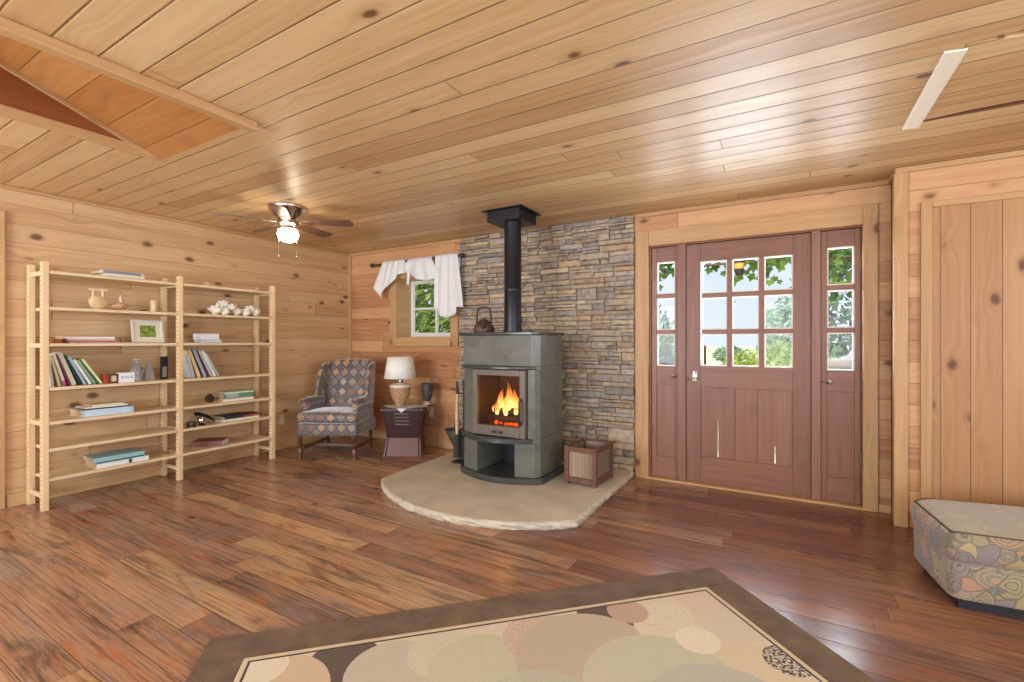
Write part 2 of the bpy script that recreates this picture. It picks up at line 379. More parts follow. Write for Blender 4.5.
def soft_box(x0, x1, y0, y1, z0, z1, r=0.03, n=5, puff=0.0):
    """Rounded, slightly puffed cushion block."""
    mb = MB(); bm = mb.bm
    c = Vector(((x0 + x1) / 2, (y0 + y1) / 2, (z0 + z1) / 2)); h = Vector(((x1 - x0) / 2, (y1 - y0) / 2, (z1 - z0) / 2))
    bmesh.ops.create_cube(bm, size=2.0)
    bmesh.ops.subdivide_edges(bm, edges=bm.edges[:], cuts=n * 2, use_grid_fill=True)
    for v in bm.verts:
        q = Vector((v.co.x * h.x, v.co.y * h.y, v.co.z * h.z))
        core = Vector([max(-h[i] + r, min(h[i] - r, q[i])) for i in range(3)])
        d = q - core
        if d.length > 1e-9: q = core + d.normalized() * r
        if puff:
            a = (1 - (q.x / h.x) ** 2) * (1 - (q.y / h.y) ** 2)
            q.z += math.copysign(max(0, a) * puff, q.z) if abs(q.z) > h.z * 0.5 else 0
        v.co = c + q
    return mb

def mapping(): pass
def tag(o, label=None, cat=None, group=None, kind=None):
    if label: o['label'] = label
    if cat: o['category'] = cat
    if group: o['group'] = group
    if kind: o['kind'] = kind
    return o
def empty(name, loc, rz=0.0, label=None, cat=None, group=None):
    o = bpy.data.objects.new(name, None); COL.objects.link(o); o.empty_display_size = 0.05
    o.location = loc; o.rotation_euler = (0, 0, rz); return tag(o, label, cat, group)
def struct(o): o['kind'] = 'structure'; return o
WORLD, SUN, LW, LR, LD, EXPO, FANE = 0.92, 4.5, 215, 110, 100, 0.17, 30
# ------------------------------------------------------------------ the room
XL, XR, YB, YF, H = -4.92, 3.2, 4.2, -2.8, 2.36
M = {}
LT = dict(light=(226, 190, 146), mid=(212, 170, 122), dark=(184, 136, 90))
M['ceil'] = pine('ceiling_pine', 'X', 'Y', seed=0.1, groove=0.035, gdark=0.4, rough=0.34, light=(226, 194, 146), mid=(211, 172, 122), dark=(180, 137, 92), tint=0.55, knots=1.2, L=6.5, vee=1)
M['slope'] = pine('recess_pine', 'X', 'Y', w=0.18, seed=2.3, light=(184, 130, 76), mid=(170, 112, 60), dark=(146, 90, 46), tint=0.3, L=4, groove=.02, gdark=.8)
M['wl'] = pine('left_wall_pine', 'Y', 'Z', seed=1.7, groove=0.014, gdark=0.55, light=(218, 183, 141), mid=(204, 164, 120), dark=(174, 130, 90), tint=0.45, kscale=5.8, knots=1.9, L=4.6)
M['wb'] = pine('back_wall_pine', 'X', 'Z', seed=3.9, groove=0.016, gdark=0.5, light=(212, 164, 118), mid=(196, 142, 98), dark=(156, 104, 68), tint=0.6, L=2.4, kscale=6.0, knots=1.9)
M['wj'] = pine('return_wall_pine', 'Y', 'Z', seed=5.2, groove=0.016, **LT)
M['vb'] = pine('vertical_panel_pine', 'Z', 'X', w=0.142, L=9.0, seed=0.62, groove=0.02, gdark=0.45, light=(196, 150, 104), mid=(180, 132, 88), dark=(150, 102, 64), tint=0.4, kscale=5.2, knots=1.7)
for a in 'XYZ':
    M['t' + a] = pine('trim_pine_' + a, a, {'X': 'Z', 'Y': 'Z', 'Z': 'X'}[a], w=0, light=(207, 169, 120), mid=(193, 150, 102), dark=(163, 117, 76), tint=0.25, world=False, kscale=2.8)
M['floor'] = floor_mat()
M['stone'] = stone_mat()
M['mortar'] = plain('dark_mortar', (112, 98, 84), 0.95)
DK = dict(light=(152, 108, 86), mid=(138, 94, 74), dark=(112, 76, 62), tint=0.3, knots=0.0, rough=0.34)
M['doorZ'] = pine('door_stain_upright', 'Z', 'X', w=0, world=False, seed=1, **DK)
M['doorX'] = pine('door_stain_across', 'X', 'Z', w=0, world=False, seed=2, **DK)
M['glass'] = glass('window_glass')
M['white'] = plain('white_sash_paint', (232, 230, 224), 0.45, var=0.03)
M['bloom'] = plain('pale_bloom_edging', (226, 214, 204), 0.5, var=0.04)  # pale colour standing in for the bright bloom at the pane edges
M['steel'] = plain('satin_nickel', (168, 162, 152), 0.35, 1.0, var=0.05)
M['bronze'] = plain('aged_brass', (120, 92, 70), 0.4, 0.8)
M['plate'] = plain('ivory_plastic', (214, 196, 164), 0.4, var=0.03)
M['darkhole'] = plain('dark_plastic', (50, 44, 40), 0.5)

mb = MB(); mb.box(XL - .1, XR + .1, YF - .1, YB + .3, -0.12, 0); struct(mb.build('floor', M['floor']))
# ceiling: flat boards around the sloping recess and the hatch
HX0, HX1, HY0, HY1 = -3.40, -2.41, -1.0, 1.42          # recess opening
CX0, CX1, CY0, CY1 = 0.60, 2.1, 2.42, 3.18             # hatch opening
mb = MB(); T = H + 0.08
for b in ((XL - .1, HX0, YF - .1, YB + .3), (HX0, HX1, HY1, YB + .3), (HX0, HX1, YF - .1, HY0), (HX1, CX0, YF - .1, YB + .3),
          (CX0, CX1, CY1, YB + .3), (CX0, CX1, YF - .1, CY0), (CX1, XR + .1, YF - .1, YB + .3)):
    mb.box(b[0], b[1], b[2], b[3], H, T)
ceil = struct(mb.build('ceiling', M['ceil']))
SL = 0.372
mb = MB()
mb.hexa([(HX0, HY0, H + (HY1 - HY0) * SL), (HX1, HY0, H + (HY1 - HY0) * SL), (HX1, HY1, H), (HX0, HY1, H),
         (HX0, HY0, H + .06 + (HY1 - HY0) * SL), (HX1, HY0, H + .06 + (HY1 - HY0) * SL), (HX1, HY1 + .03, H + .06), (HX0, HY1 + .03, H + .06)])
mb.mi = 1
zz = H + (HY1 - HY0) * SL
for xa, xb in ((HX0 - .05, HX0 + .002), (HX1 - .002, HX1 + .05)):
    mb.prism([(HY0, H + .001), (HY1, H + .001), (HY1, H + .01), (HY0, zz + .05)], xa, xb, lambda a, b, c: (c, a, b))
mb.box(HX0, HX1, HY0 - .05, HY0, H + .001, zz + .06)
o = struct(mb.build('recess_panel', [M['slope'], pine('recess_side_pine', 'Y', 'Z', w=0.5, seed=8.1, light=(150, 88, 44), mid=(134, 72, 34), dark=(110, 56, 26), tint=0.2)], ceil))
# recess trims
mb = MB(); mb.box(HX1 - .012, HX1 + .042, -1.1, HY1 + .005, H - .046, H - .001); struct(mb.build('trim_1', M['tY'], bevel=.004))
mb = MB(); mb.box(HX0 - .012, HX0 + .004, -1.0, HY1, H - .006, H + .05); struct(mb.build('trim_2', M['tY'], bevel=.003))
mb = MB(); mb.prism([(HY0, zz - .03), (HY0, zz - .002), (HY1 - .02, H + .006), (HY1 - .06, H + .002)], HX0 + .001, HX0 + .02, lambda a, b, c: (c, a, b))
struct(mb.build('trim_3', M['tY']))
# hatch in the ceiling and the pale board nailed beside it
mb = MB(); mb.box(CX0, CX1, CY0, CY1, H + .03, H + .05); mb.box(CX0, CX1, CY1 - .012, CY1 - .0005, H + .001, H + .03); struct(mb.build('trim_4', plain('hatch_gap_shade', (112, 66, 36), .8)))  # dark backing and strip paint the shade inside the hatch gap
hp = empty('ceiling_hatch', (CX0, CY1, H), 0, 'pine-board ceiling hatch set slightly up into a dark gap, right of the pale nailed board', 'hatch')
mb = MB()
a, b = CY0 - CY1, 0
mb.prism([(.004, a + .006), (.16, a + .05), (1.49, a + .08), (1.49, b - .075), (.2, b - .05), (.004, b - .02)], .002, .022)
mb.build('hatch_panel', M['ceil'], hp)
pale = pine('pale_bare_pine', 'Y', 'X', w=0, light=(252, 246, 230), mid=(247, 238, 214), dark=(234, 218, 186), tint=0.1, world=False, kscale=2.4)
mb = MB(); mb.hexa([(-.037, -.39, -.008), (.037, -.372, -.008), (.037, .40, -.008), (-.037, .385, -.008), (-.037, -.39, 0), (.037, -.372, 0), (.037, .40, 0), (-.037, .385, 0)])
o = mb.build('ceiling_batten', pale, bevel=.002); o.location = (0.577, 2.83, H - .0005)
tag(o, 'short pale unvarnished board nailed across the ceiling planks, near the upper right corner', 'board')

# walls
mb = MB(); mb.box(XL - .12, XL, YF - .1, YB + .3, 0, H); struct(mb.build('wall_left', M['wl']))
WX0, WX1, WZ0, WZ1 = -4.085, -3.245, 1.255, 1.985
DX0, DX1, DZ1 = -1.045, 0.485, 2.06
Y2 = YB + .28
mb = MB()
for b in ((XL, WX0, 0, H), (WX0, WX1, 0, WZ0), (WX0, WX1, WZ1, H), (WX1, DX0, 0, H), (DX0, DX1, DZ1, H), (DX1, .70, 0, H)):
    mb.box(b[0], b[1], YB, Y2, b[2], b[3])
struct(mb.build('wall_back', M['wb']))
PX, PY = 0.648, 3.95
mb = MB(); mb.box(PX, PX + .08, PY + .012, YB, 0, H); struct(mb.build('wall_return', M['wj']))
mb = MB(); mb.box(PX, XR, PY + .001, PY + .25, 0, H); struct(mb.build('wall_right_back', M['wb']))
mb = MB()   # right wall with a wide unseen opening, added to let light in
for b in ((YF, -1.6, 0, H), (-1.6, 2.0, 0, .8), (-1.6, 2.0, 2.1, H), (2.0, PY, 0, H)): mb.box(XR, XR + .12, b[0], b[1], b[2], b[3])
struct(mb.build('wall_right', M['wj']))
mb = MB()   # wall behind the viewer with two unseen openings, added to light the room
for b in ((XL, -4.2, 0, H), (-4.2, -1.6, 0, .6), (-4.2, -1.6, 2.15, H), (-1.6, -.4, 0, H), (-.4, 2.2, 0, .6), (-.4, 2.2, 2.15, H), (2.2, XR, 0, H)): mb.box(b[0], b[1], YF - .12, YF, b[2], b[3])
struct(mb.build('wall_front', M['wb']))

# stone facing
rnd = random.Random(11)
bm = bmesh.new(); lay = bm.loops.layers.float_color.new('stone_colour')
PAL = [((192, 170, 142), 7), ((178, 158, 134), 6), ((204, 182, 150), 4), ((170, 156, 140), 6), ((156, 148, 140), 4), ((138, 136, 134), 3), ((188, 154, 122), 4), ((206, 172, 128), 3), ((178, 163, 146), 6), ((166, 142, 126), 4)]
BAG = [c for c, k in PAL for _ in range(k)]
def one_stone(x0, x1, z0, z1):
    g = .003; x0 += g; x1 -= g; z0 += g * .8; z1 -= g * .8
    if x1 - x0 < .015 or z1 - z0 < .008: return
    c = rnd.choice(BAG); k = rnd.uniform(.88, 1.12); c = lin(tuple(min(255, v * k) for v in c))
    y = YB - rnd.uniform(.012, .05); nx = max(2, int((x1 - x0) / .05)); nz = 3
    sl = rnd.uniform(-.012, .012); sk0, sk1 = rnd.uniform(-.008, .008), rnd.uniform(-.008, .008)
    t0, t1 = rnd.uniform(-.004, .004), rnd.uniform(-.004, .004)
    G = []
    for i in range(nx + 1):
        r = []
        for j in range(nz + 1):
            u, v = i / nx, j / nz
            x = x0 + (x1 - x0) * u; z = z0 + (z1 - z0) * v
            edge = (i in (0, nx)) or (j in (0, nz))
            if i == 0: x += sk0 * (v - .5)
            if i == nx: x += sk1 * (v - .5)
            z += (t0 if j == 0 else 0) * (1 - abs(2 * u - 1)) + (t1 if j == nz else 0) * (1 - abs(2 * u - 1))
            if j == 1: z = z0 + min(.008, (z1 - z0) * .25)
            if j == 2: z = z1 - min(.008, (z1 - z0) * .25)
            yy = y + sl * (u - .5) + rnd.uniform(-.003, .003) + (.009 if edge else 0)
            r.append(bm.verts.new((x, min(yy, YB - .002), z)))
        G.append(r)
    fs = []
    for i in range(nx):
        for j in range(nz): fs.append(bm.faces.new([G[i][j], G[i + 1][j], G[i + 1][j + 1], G[i][j + 1]]))
    ring = [G[i][0] for i in range(nx + 1)] + [G[nx][j] for j in range(1, nz + 1)] + [G[i][nz] for i in range(nx - 1, -1, -1)] + [G[0][j] for j in range(nz - 1, 0, -1)]
    back = [bm.verts.new((q.co.x, YB - .0005, q.co.z)) for q in ring]
    for i in range(len(ring)):
        k2 = (i + 1) % len(ring); fs.append(bm.faces.new([ring[k2], ring[i], back[i], back[k2]]))
    for f in fs:
        for lp in f.loops: lp[lay] = c
def layers(x0, x1, z0, z1):
    hgt = z1 - z0
    if hgt < .052 or (hgt < .075 and rnd.random() < .55):
        one_stone(x0, x1, z0, z1); return
    zc = z0 + hgt * rnd.uniform(.35, .65)
    for a, b in ((z0, zc), (zc, z1)):
        if b - a < .06 and x1 - x0 > .2 and rnd.random() < .6:
            xc = x0 + (x1 - x0) * rnd.uniform(.3, .7); layers(x0, xc, a, b); layers(xc, x1, a, b)
        else: layers(x0, x1, a, b)
SX0, SX1 = -3.13, -1.175
z = .05
while z < H - .01:
    h = rnd.uniform(.09, .15)
    if H - z - h < .06: h = H - z
    x = SX0
    while x < SX1 - .001:
        w = rnd.uniform(.14, .46)
        if SX1 - x - w < .1: w = SX1 - x
        if rnd.random() < .09 and w < .26: one_stone(x, x + w, z, z + h)
        else: layers(x, x + w, z, z + h)
        x += w
    z += h
bmesh.ops.recalc_face_normals(bm, faces=bm.faces)
me = bpy.data.meshes.new('wall_stone'); bm.to_mesh(me); bm.free(); me.materials.append(M['stone'])
o = bpy.data.objects.new('wall_stone', me); COL.objects.link(o); struct(o)
mb = MB(); mb.box(SX0, SX1, YB - .004, YB + .001, 0, H); struct(mb.build('mortar_bed', M['mortar'], o))

# trims: corner post, crown strips, baseboards, end posts
def trim(n, x0, x1, y0, y1, z0, z1, ax, bev=.005):
    mb = MB(); c = ((x0 + x1) / 2, (y0 + y1) / 2, (z0 + z1) / 2)
    mb.box(x0 - c[0], x1 - c[0], y0 - c[1], y1 - c[1], z0 - c[2], z1 - c[2])
    o = mb.build(n, M['t' + ax], bevel=bev); o.location = c; return struct(o)
trim('trim_5', XL, XL + .035, YB - .035, YB, .1, H, 'Z')
trim('trim_6', XL, XL + .022, YF, YB, H - .03, H - .0005, 'Y')
trim('trim_7', XL, SX0, YB - .022, YB, H - .035, H - .0005, 'X')
trim('trim_8', SX1 + .005, PX, YB - .022, YB, H - .035, H - .0005, 'X')
trim('trim_9', PX - .022, PX, PY - .02, YB - .02, H - .035, H - .0005, 'Y')
trim('trim_10', PX - .022, XR, PY - .022, PY, H - .035, H - .0005, 'X')
trim('trim_11', PX - .028, PX + .045, PY - .028, PY, 0, H - .035, 'Z')          # outer corner board
trim('trim_12', PX - .02, PX, PY + .002, PY + .09, 0, H - .035, 'Z')
trim('baseboard_left', XL, XL + .018, 1.07, YB, 0, .095, 'Y')
trim('baseboard_back', XL + .02, SX0, YB - .018, YB, 0, .095, 'X')
trim('baseboard_right', DX1 + .09, PX, YB - .018, YB, 0, .06, 'X')
trim('trim_13', XL, XL + .03, .95, 1.062, 0, 2.165, 'Z')                        # casing of an opening at the left edge
# framed vertical board panel
VX0, VZ0, VZ1 = .786, .12, 2.095
mb = MB(); mb.box(VX0 + .02, 2.3, PY - .012, PY + .002, VZ0, VZ1 - .02); struct(mb.build('wall_panel', M['vb']))
trim('trim_14', VX0 - .03, VX0 + .028, PY - .024, PY, VZ0, VZ1 + .02, 'Z')
trim('trim_15', VX0 + .028, 2.3, PY - .024, PY, VZ1 - .02, VZ1 + .02, 'X')
# narrow bright gap strip beside the corner board
# window
w = struct(empty('window_1', ((WX0 + WX1) / 2, YB, WZ0)))
cx, cz = w.location.x, w.location.z
mb = MB(); a = .095
x0, x1, z0, z1 = WX0 - cx, WX1 - cx, 0, WZ1 - WZ0
for n, b, ax in (('casing', (x0 - a, x0 + .008, z0 - a, z1 + a * .75), 'Z'), ('casing', (x1 - .008, x1 + a, z0 - a, z1 + a * .75), 'Z'),
                 ('casing', (x0 + .008, x1 - .008, z1 - .008, z1 + a * .75), 'X'), ('casing', (x0 + .008, x1 - .008, z0 - a, z0 + .008), 'X')):
    mb = MB(); mb.box(b[0], b[1], -.024, -.0005, b[2], b[3]); struct(mb.build(n, M['t' + ax], w, bevel=.004))
mb = MB(); t = .015
mb.box(x0, x0 + t, 0, .27, z0, z1); mb.box(x1 - t, x1, 0, .27, z0, z1); mb.box(x0 + t, x1 - t, 0, .27, z1 - t, z1); mb.box(x0 + t, x1 - t, 0, .27, z0, z0 + t)
struct(mb.build('jamb', M['tX'], w))
mb = MB(); s = .04; ya, yb = .225, .262
X0, X1, Z0, Z1 = x0 + t, x1 - t, z0 + t, z1 - t
mb.box(X0, X0 + s, ya, yb, Z0, Z1); mb.box(X1 - s, X1, ya, yb, Z0, Z1); mb.box(X0 + s, X1 - s, ya, yb, Z1 - s, Z1); mb.box(X0 + s, X1 - s, ya, yb, Z0, Z0 + s * 1.3)
struct(mb.build('sash', M['white'], w, bevel=.004))
xm, zm = (X0 + X1) / 2, (Z0 + Z1) / 2
mb = MB(); mb.box(xm - .012, xm + .012, ya + .002, yb - .002, Z0 + s, Z1 - s); mb.box(X0 + s, X1 - s, ya + .004, yb - .004, zm - .012, zm + .012); struct(mb.build('muntin', M['white'], w))
mb = MB(); mb.box(X0 + s - .005, X1 - s + .005, .243, .247, Z0 + s, Z1 - s + .005); struct(mb.build('pane', M['glass'], w))

# entrance door with two narrow side doors
def leaf(name, x0, x1, gl, cols, panels, cracks=()):
    """gl = glass x0,x1,z0,z1; panels = list of x0,x1,z0,z1"""
    d = struct(empty(name, ((x0 + x1) / 2, YB + .03, .02))); ox, oz = d.location.x, .02
    z1 = DZ1 - .012; ya, yb = 0, .045
    holes = [gl] + panels
    gx0, gx1, gz0, gz1 = gl
    # stiles and rails
    def bx(n, a, b, c, e, m):
        mb = MB(); mb.box(a - ox, b - ox, ya, yb, c - oz, e - oz); return struct(mb.build(n, m, d, bevel=.003))
    px0 = min(p[0] for p in panels); px1 = max(p[1] for p in panels); pz0, pz1 = panels[0][2], panels[0][3]
    bx('stile', x0, min(gx0, px0), oz, z1, M['doorZ']); bx('stile', max(gx1, px1), x1, oz, z1, M['doorZ'])
    L, R = min(gx0, px0), max(gx1, px1)
    bx('rail', L, R, gz1, z1, M['doorX']); bx('rail', L, R, pz1, gz0, M['doorX']); bx('rail', L, R, oz, pz0, M['doorX'])
    for i in range(len(panels) - 1): bx('mullion', panels[i][1], panels[i + 1][0], pz0, pz1, M['doorZ'])
    for k, p in enumerate(panels):
        mb = MB(); A, B, C, D = p[0] - ox - .004, p[1] - ox + .004, p[2] - oz - .004, p[3] - oz + .004
        poly = [(A, C)]
        if k < len(cracks):
            xc, hc = cracks[k][0] - ox, cracks[k][1]; poly += [(xc - .0045, C), (xc - .001, C + hc), (xc + .001, C + hc), (xc + .0045, C)]
        poly += [(B, C), (B, D), (A, D)]
        mb.prism(poly, .016, .03, lambda a, b, c: (a, c, b)); struct(mb.build('panel', M['doorZ'], d))
    nx, nz = cols; mw = .036; gw = (gx1 - gx0 - (nx - 1) * mw) / nx; gh = (gz1 - gz0 - (nz - 1) * mw) / nz
    mb = MB()
    for i in range(nx - 1):
        q = gx0 + (i + 1) * gw + i * mw - ox; mb.box(q, q + mw, .004, .04, gz0 - oz, gz1 - oz)
    for j in range(nz - 1):
        q = gz0 + (j + 1) * gh + j * mw - oz
        for i in range(nx):
            p = gx0 + i * (gw + mw) - ox; mb.box(p, p + gw, .005, .039, q, q + mw)
    struct(mb.build('muntin', M['doorX'], d, bevel=.003))
    mb = MB(); mp = MB(); e = .0095
    for i in range(nx):
        for j in range(nz):
            a = gx0 + i * (gw + mw) - ox; b = gz0 + j * (gh + mw) - oz
            mp.box(a, a + gw, .021, .024, b, b + gh)
            mb.box(a, a + e, .012, .033, b, b + gh); mb.box(a + gw - e, a + gw, .012, .033, b, b + gh)
            mb.box(a + e, a + gw - e, .012, .033, b, b + e); mb.box(a + e, a + gw - e, .012, .033, b + gh - e, b + gh)
    struct(mb.build('bloom_edging', M['bloom'], d)); struct(mp.build('pane', M['glass'], d))  # edging added round each pane to paint in its bloom
    return d
def hinge(d, x, z):
    mb = MB(); ox, oz = d.location.x, d.location.z
    mb.tube([(x - ox, -.008, z - oz - .045), (x - ox, -.008, z - oz + .045)], .007, 8); mb.box(x - ox - .018, x - ox + .018, -.004, -.0005, z - oz - .043, z - oz + .043)
    struct(mb.build('hinge', M['bronze'], d))
main = leaf('door_1', -.735, .172, (-.612, .053, 1.009, 1.895), (3, 3), [(-.618, -.352, .24, .83), (-.193, .052, .24, .83)], [(-.485, .34), (-.068, .15)])
sl = leaf('door_2', -1.03, -.806, (-.985, -.828, .999, 1.919), (1, 3), [(-.985, -.828, .20, .84)])
sr = leaf('door_3', .235, .478, (.273, .441, .999, 1.923), (1, 3), [(.273, .441, .20, .84)])
for z in (1.76, 1.2, .35): hinge(main, .172, z)
for z in (1.80, .42): hinge(sl, -1.03, z)
for z in (1.78, .36): hinge(sr, .478, z)
# latch on the main door: escutcheon with a lever and a thumb turn
ox, oz = main.location.x, main.location.z
mb = MB(); mb.box(-.685 - ox, -.645 - ox, -.006, 0, .88 - oz, .965 - oz); mb.tube([(-.668 - ox, -.004, .955 - oz), (-.668 - ox, -.03, .955 - oz)], .013, 12)
mb.tube([(-.655 - ox, -.004, .9 - oz), (-.655 - ox, -.045, .9 - oz)], .009, 10); mb.tube([(-.655 - ox, -.043, .9 - oz), (-.70 - ox, -.043, .905 - oz), (-.715 - ox, -.04, .89 - oz)], [.009, .008, .006], 10)
struct(mb.build('latch', M['steel'], main, smooth=True, bevel=.002))
def knob(d, x, z, s):
    ox, oz = d.location.x, d.location.z; mb = MB()
    mb.ball((x - ox, -.004, z - oz), .02, .006, .02, 14, 8); mb.tube([(x - ox, 0, z - oz), (x - ox, -.04, z - oz)], .007, 8); mb.tube([(x - ox, -.038, z - oz), (x - ox + s * .03, -.042, z - oz + .004), (x - ox + s * .05, -.036, z - oz)], [.009, .008, .005], 8)
    struct(mb.build('handle', M['steel'], d, smooth=True))
knob(sl, -.845, .915, 1); knob(sr, .285, .914, -1)
# frame around the doors
trim('trim_16', DX0 - .115, DX0, YB - .028, YB + .0, 0, DZ1 + .14, 'Z'); trim('trim_17', DX1, DX1 + .088, YB - .028, YB, 0, DZ1 + .14, 'Z')
trim('trim_18', DX0, DX1, YB - .028, YB, DZ1, DZ1 + .14, 'X')
for k, (a, b, c, e) in enumerate(((DX0, -1.032, 0, DZ1), (-.804, -.737, .02, DZ1 - .008), (.174, .233, .02, DZ1 - .008), (.480, DX1, 0, DZ1))):
    mb = MB(); c0 = (a + b) / 2; mb.box(a - c0, b - c0, 0, .2 if k in (0, 3) else .08, c, e); o = mb.build('trim_%d' % (19 + k), M['doorZ'], bevel=.002); o.location = (c0, YB + .012, 0); struct(o)
mb = MB(); mb.box(DX0, DX1, .012, .24, DZ1 - .008, DZ1 - .0005); o = mb.build('trim_23', M['doorX']); o.location = (0, YB, 0); struct(o)
mb = MB(); mb.box(DX0 - .02, DX1 + .06, -.035, .24, 0.0005, .018); o = mb.build('trim_24', M['tX'], bevel=.003); o.location = (0, YB, 0); struct(o)

# door stops closing the gaps round the three leaves
mb = MB()
for a, b in ((DX0 + .001, -1.02), (-.816, -.725), (.162, .245), (.468, DX1 - .001)): mb.box(a, b, .078, .098, .02, DZ1 - .01)
mb.box(DX0 + .02, DX1 - .02, .078, .098, DZ1 - .03, DZ1 - .009); mb.box(DX0 + .02, DX1 - .02, .078, .098, .019, .045)
o = mb.build('trim_25', M['doorX']); o.location = (0, YB, 0); struct(o)
# outlets
def outlet(loc, rz, label):
    e = empty('wall_outlet', loc, rz, label, 'outlet')
    mb = MB(); mb.box(-.036, .036, -.006, 0, -.058, .058); mb.build('cover_plate', M['plate'], e, bevel=.003)
    for zc in (-.02, .02):
        mb = MB(); mb.lathe([(.016, 0), (.016, .0025)], n=14); mb.xf(Matrix.Translation((0, -.006, zc)) @ Matrix.Rotation(PI / 2, 4, 'X')); s = mb.build('socket', M['white'], e)
        mb = MB(); mb.box(-.007, -.0045, -.0095, -.0085, zc - .005, zc + .005); mb.box(.0045, .007, -.0095, -.0085, zc - .004, zc + .004); mb.build('slot', M['darkhole'], s)
outlet((XL, 3.235, .33), PI / 2, 'ivory outlet plate on the left wall between the bookshelf and the armchair')
outlet((-3.545, YB, .40), 0, 'ivory outlet plate on the back wall just right of the dark side table')
# ------------------------------------------------------------------ hearth, stove, pipe
M['hearth'] = plain('sandstone_slab', (198, 188, 168), 0.55, var=0.12, nscale=5)
M['soap'] = soapstone('soapstone', (102, 102, 93)); M['soapd'] = soapstone('dark_soapstone', (66, 68, 66), 0.25)
M['iron'] = plain('grey_stove_iron', (112, 102, 92), 0.42, 0.3, var=0.06)
M['black'] = plain('matt_black_metal', (42, 42, 46), 0.42, 0.2)
M['pipe'] = plain('black_stove_pipe', (34, 35, 40), 0.38, 0.3)
M['brick'] = plain('fire_brick', (74, 48, 36), 0.9, var=0.25)
M['char'] = plain('charred_log', (70, 42, 30), 0.9, var=0.4)
HZ = .055
poly = [(-1.165, YB - .03), (-1.165, 2.83)]
A0, A1 = (-1.165, 2.83), (-2.965, 2.865)
for i in range(1, 24):
    t = i / 24; poly.append((A0[0] + (A1[0] - A0[0]) * t, A0[1] + (A1[1] - A0[1]) * t - .375 * (1 - (2 * t - 1) ** 2) ** .85))
poly += [A1, (-3.0, 3.3), (-3.02, YB - .03)]
mb = MB()
r2 = random.Random(4); n = len(poly)
edge = []
for i in range(n):
    a, b = poly[i], poly[(i + 1) % n]; L = math.dist(a, b); k = max(1, int(L / .03))
    for j in range(k): edge.append((a[0] + (b[0] - a[0]) * j / k, a[1] + (b[1] - a[1]) * j / k))
rings = []
cx0, cy0 = -2.07, 3.5
for zl, ins, jit in ((0.001, .012, .004), (.018, .004, .008), (.036, 0.0, .008), (.05, .006, .006), (HZ, .02, .004)):
    rg = []
    for (x, y) in edge:
        d = Vector((x - cx0, y - cy0)); l = d.length; d /= l; q = l - ins + (r2.uniform(-jit, jit) if y < YB - .06 else -.01)
        rg.append(mb.v((cx0 + d.x * q, min(YB - .012, cy0 + d.y * q), zl)))
    rings.append(rg)
for a, b in zip(rings, rings[1:]):
    for i in range(len(a)): mb.f([a[i], a[(i + 1) % len(a)], b[(i + 1) % len(a)], b[i]])
mb.f(rings[0][::-1]); mb.f(rings[-1])
hs = mb.build('hearth_slab', M['hearth']); tag(hs, 'pale rough-edged stone hearth slab with a curved front, under the wood stove', 'hearth')

st = empty('wood_stove', (-2.105, 3.30, HZ), 0, 'grey-green soapstone wood stove with a glass fire door, burning on the hearth', 'stove')
def bow(hw, y0, dep, bulge, n=14, ch=0.0):
    """plan outline: straight back, bowed front"""
    p = [(hw, dep), (-hw, dep), (-hw, y0 + ch)]
    for i in range(n + 1):
        t = i / n; x = -hw + ch + (2 * hw - 2 * ch) * t
        p.append((x, y0 - bulge * (1 - (2 * t - 1) ** 2)))
    p.append((hw, y0 + ch)); return p
def slab(nm, poly, z0, z1, m, bev=.006):
    mb = MB(); mb.prism(poly, z0, z1); return mb.build(nm, m, st, bevel=bev, smooth=True, ang=30)
st.scale = (1.05, 1, 1)
# local z 0 = hearth top; depth axis y runs to the back
slab('base_slab', bow(.395, .05, .56, .125, ch=.03), 0, .05, M['soapd'])
def pillar(nm, x0, x1, y0f, y0b, z0, z1, m=M['soap']):
    mb = MB(); mb.prism([(x0, y0f), (x1, y0b), (x1, .53), (x0, .53)], z0, z1); return mb.build(nm, m, st, bevel=.006)
# lower storage niche: two side blocks, back
mb = MB(); mb.prism([(-.365, .10), (-.335, .055), (-.165, -.005), (-.165, .53), (-.365, .53)], .05, .325); mb.build('side_block', M['soap'], st, bevel=.005)
mb = MB(); mb.prism([(.365, .10), (.335, .055), (.185, .0), (.185, .53), (.365, .53)], .05, .325); mb.build('side_block', M['soap'], st, bevel=.005)
mb = MB(); mb.box(-.165, .185, .40, .53, .05, .325); mb.build('niche_back', M['black'], st)
def shift(p, d): return [(a + d, b) for a, b in p]
slab('lower_shelf', shift(bow(.36, .05, .50, .14, ch=.03), -.024), .325, .365, M['soapd'])
mb = MB(); mb.prism([(.317, .06), (.365, .10), (.365, .53), (.317, .53)], .325, .365); mb.build('side_stone', M['soap'], st)
# middle: upright stones each side of the fire door
mb = MB(); mb.prism([(-.365, .10), (-.335, .06), (-.213, .025), (-.213, .53), (-.365, .53)], .365, .93); mb.build('side_stone', M['soap'], st, bevel=.005)
mb = MB(); mb.prism([(.365, .10), (.335, .06), (.283, .035), (.283, .53), (.365, .53)], .365, .93); mb.build('side_stone', M['soap'], st, bevel=.005)
slab('mid_slab', shift(bow(.36, .045, .50, .105, ch=.03), -.024), .93, .955, M['soapd'])
mb = MB(); mb.prism([(.312, .06), (.365, .10), (.365, .53), (.312, .53)], .93, .955); mb.build('side_stone', M['soap'], st)
mb = MB(); mb.prism([(-.365, .09), (-.335, .05), (.315, .05), (.365, .10), (.365, .53), (-.365, .53)], .955, 1.215); mb.build('upper_block', M['soap'], st, bevel=.005)
slab('top_slab', shift(bow(.39, .03, .57, .03, ch=.04), -.022), 1.215, 1.24, M['soapd'])
mb = MB()
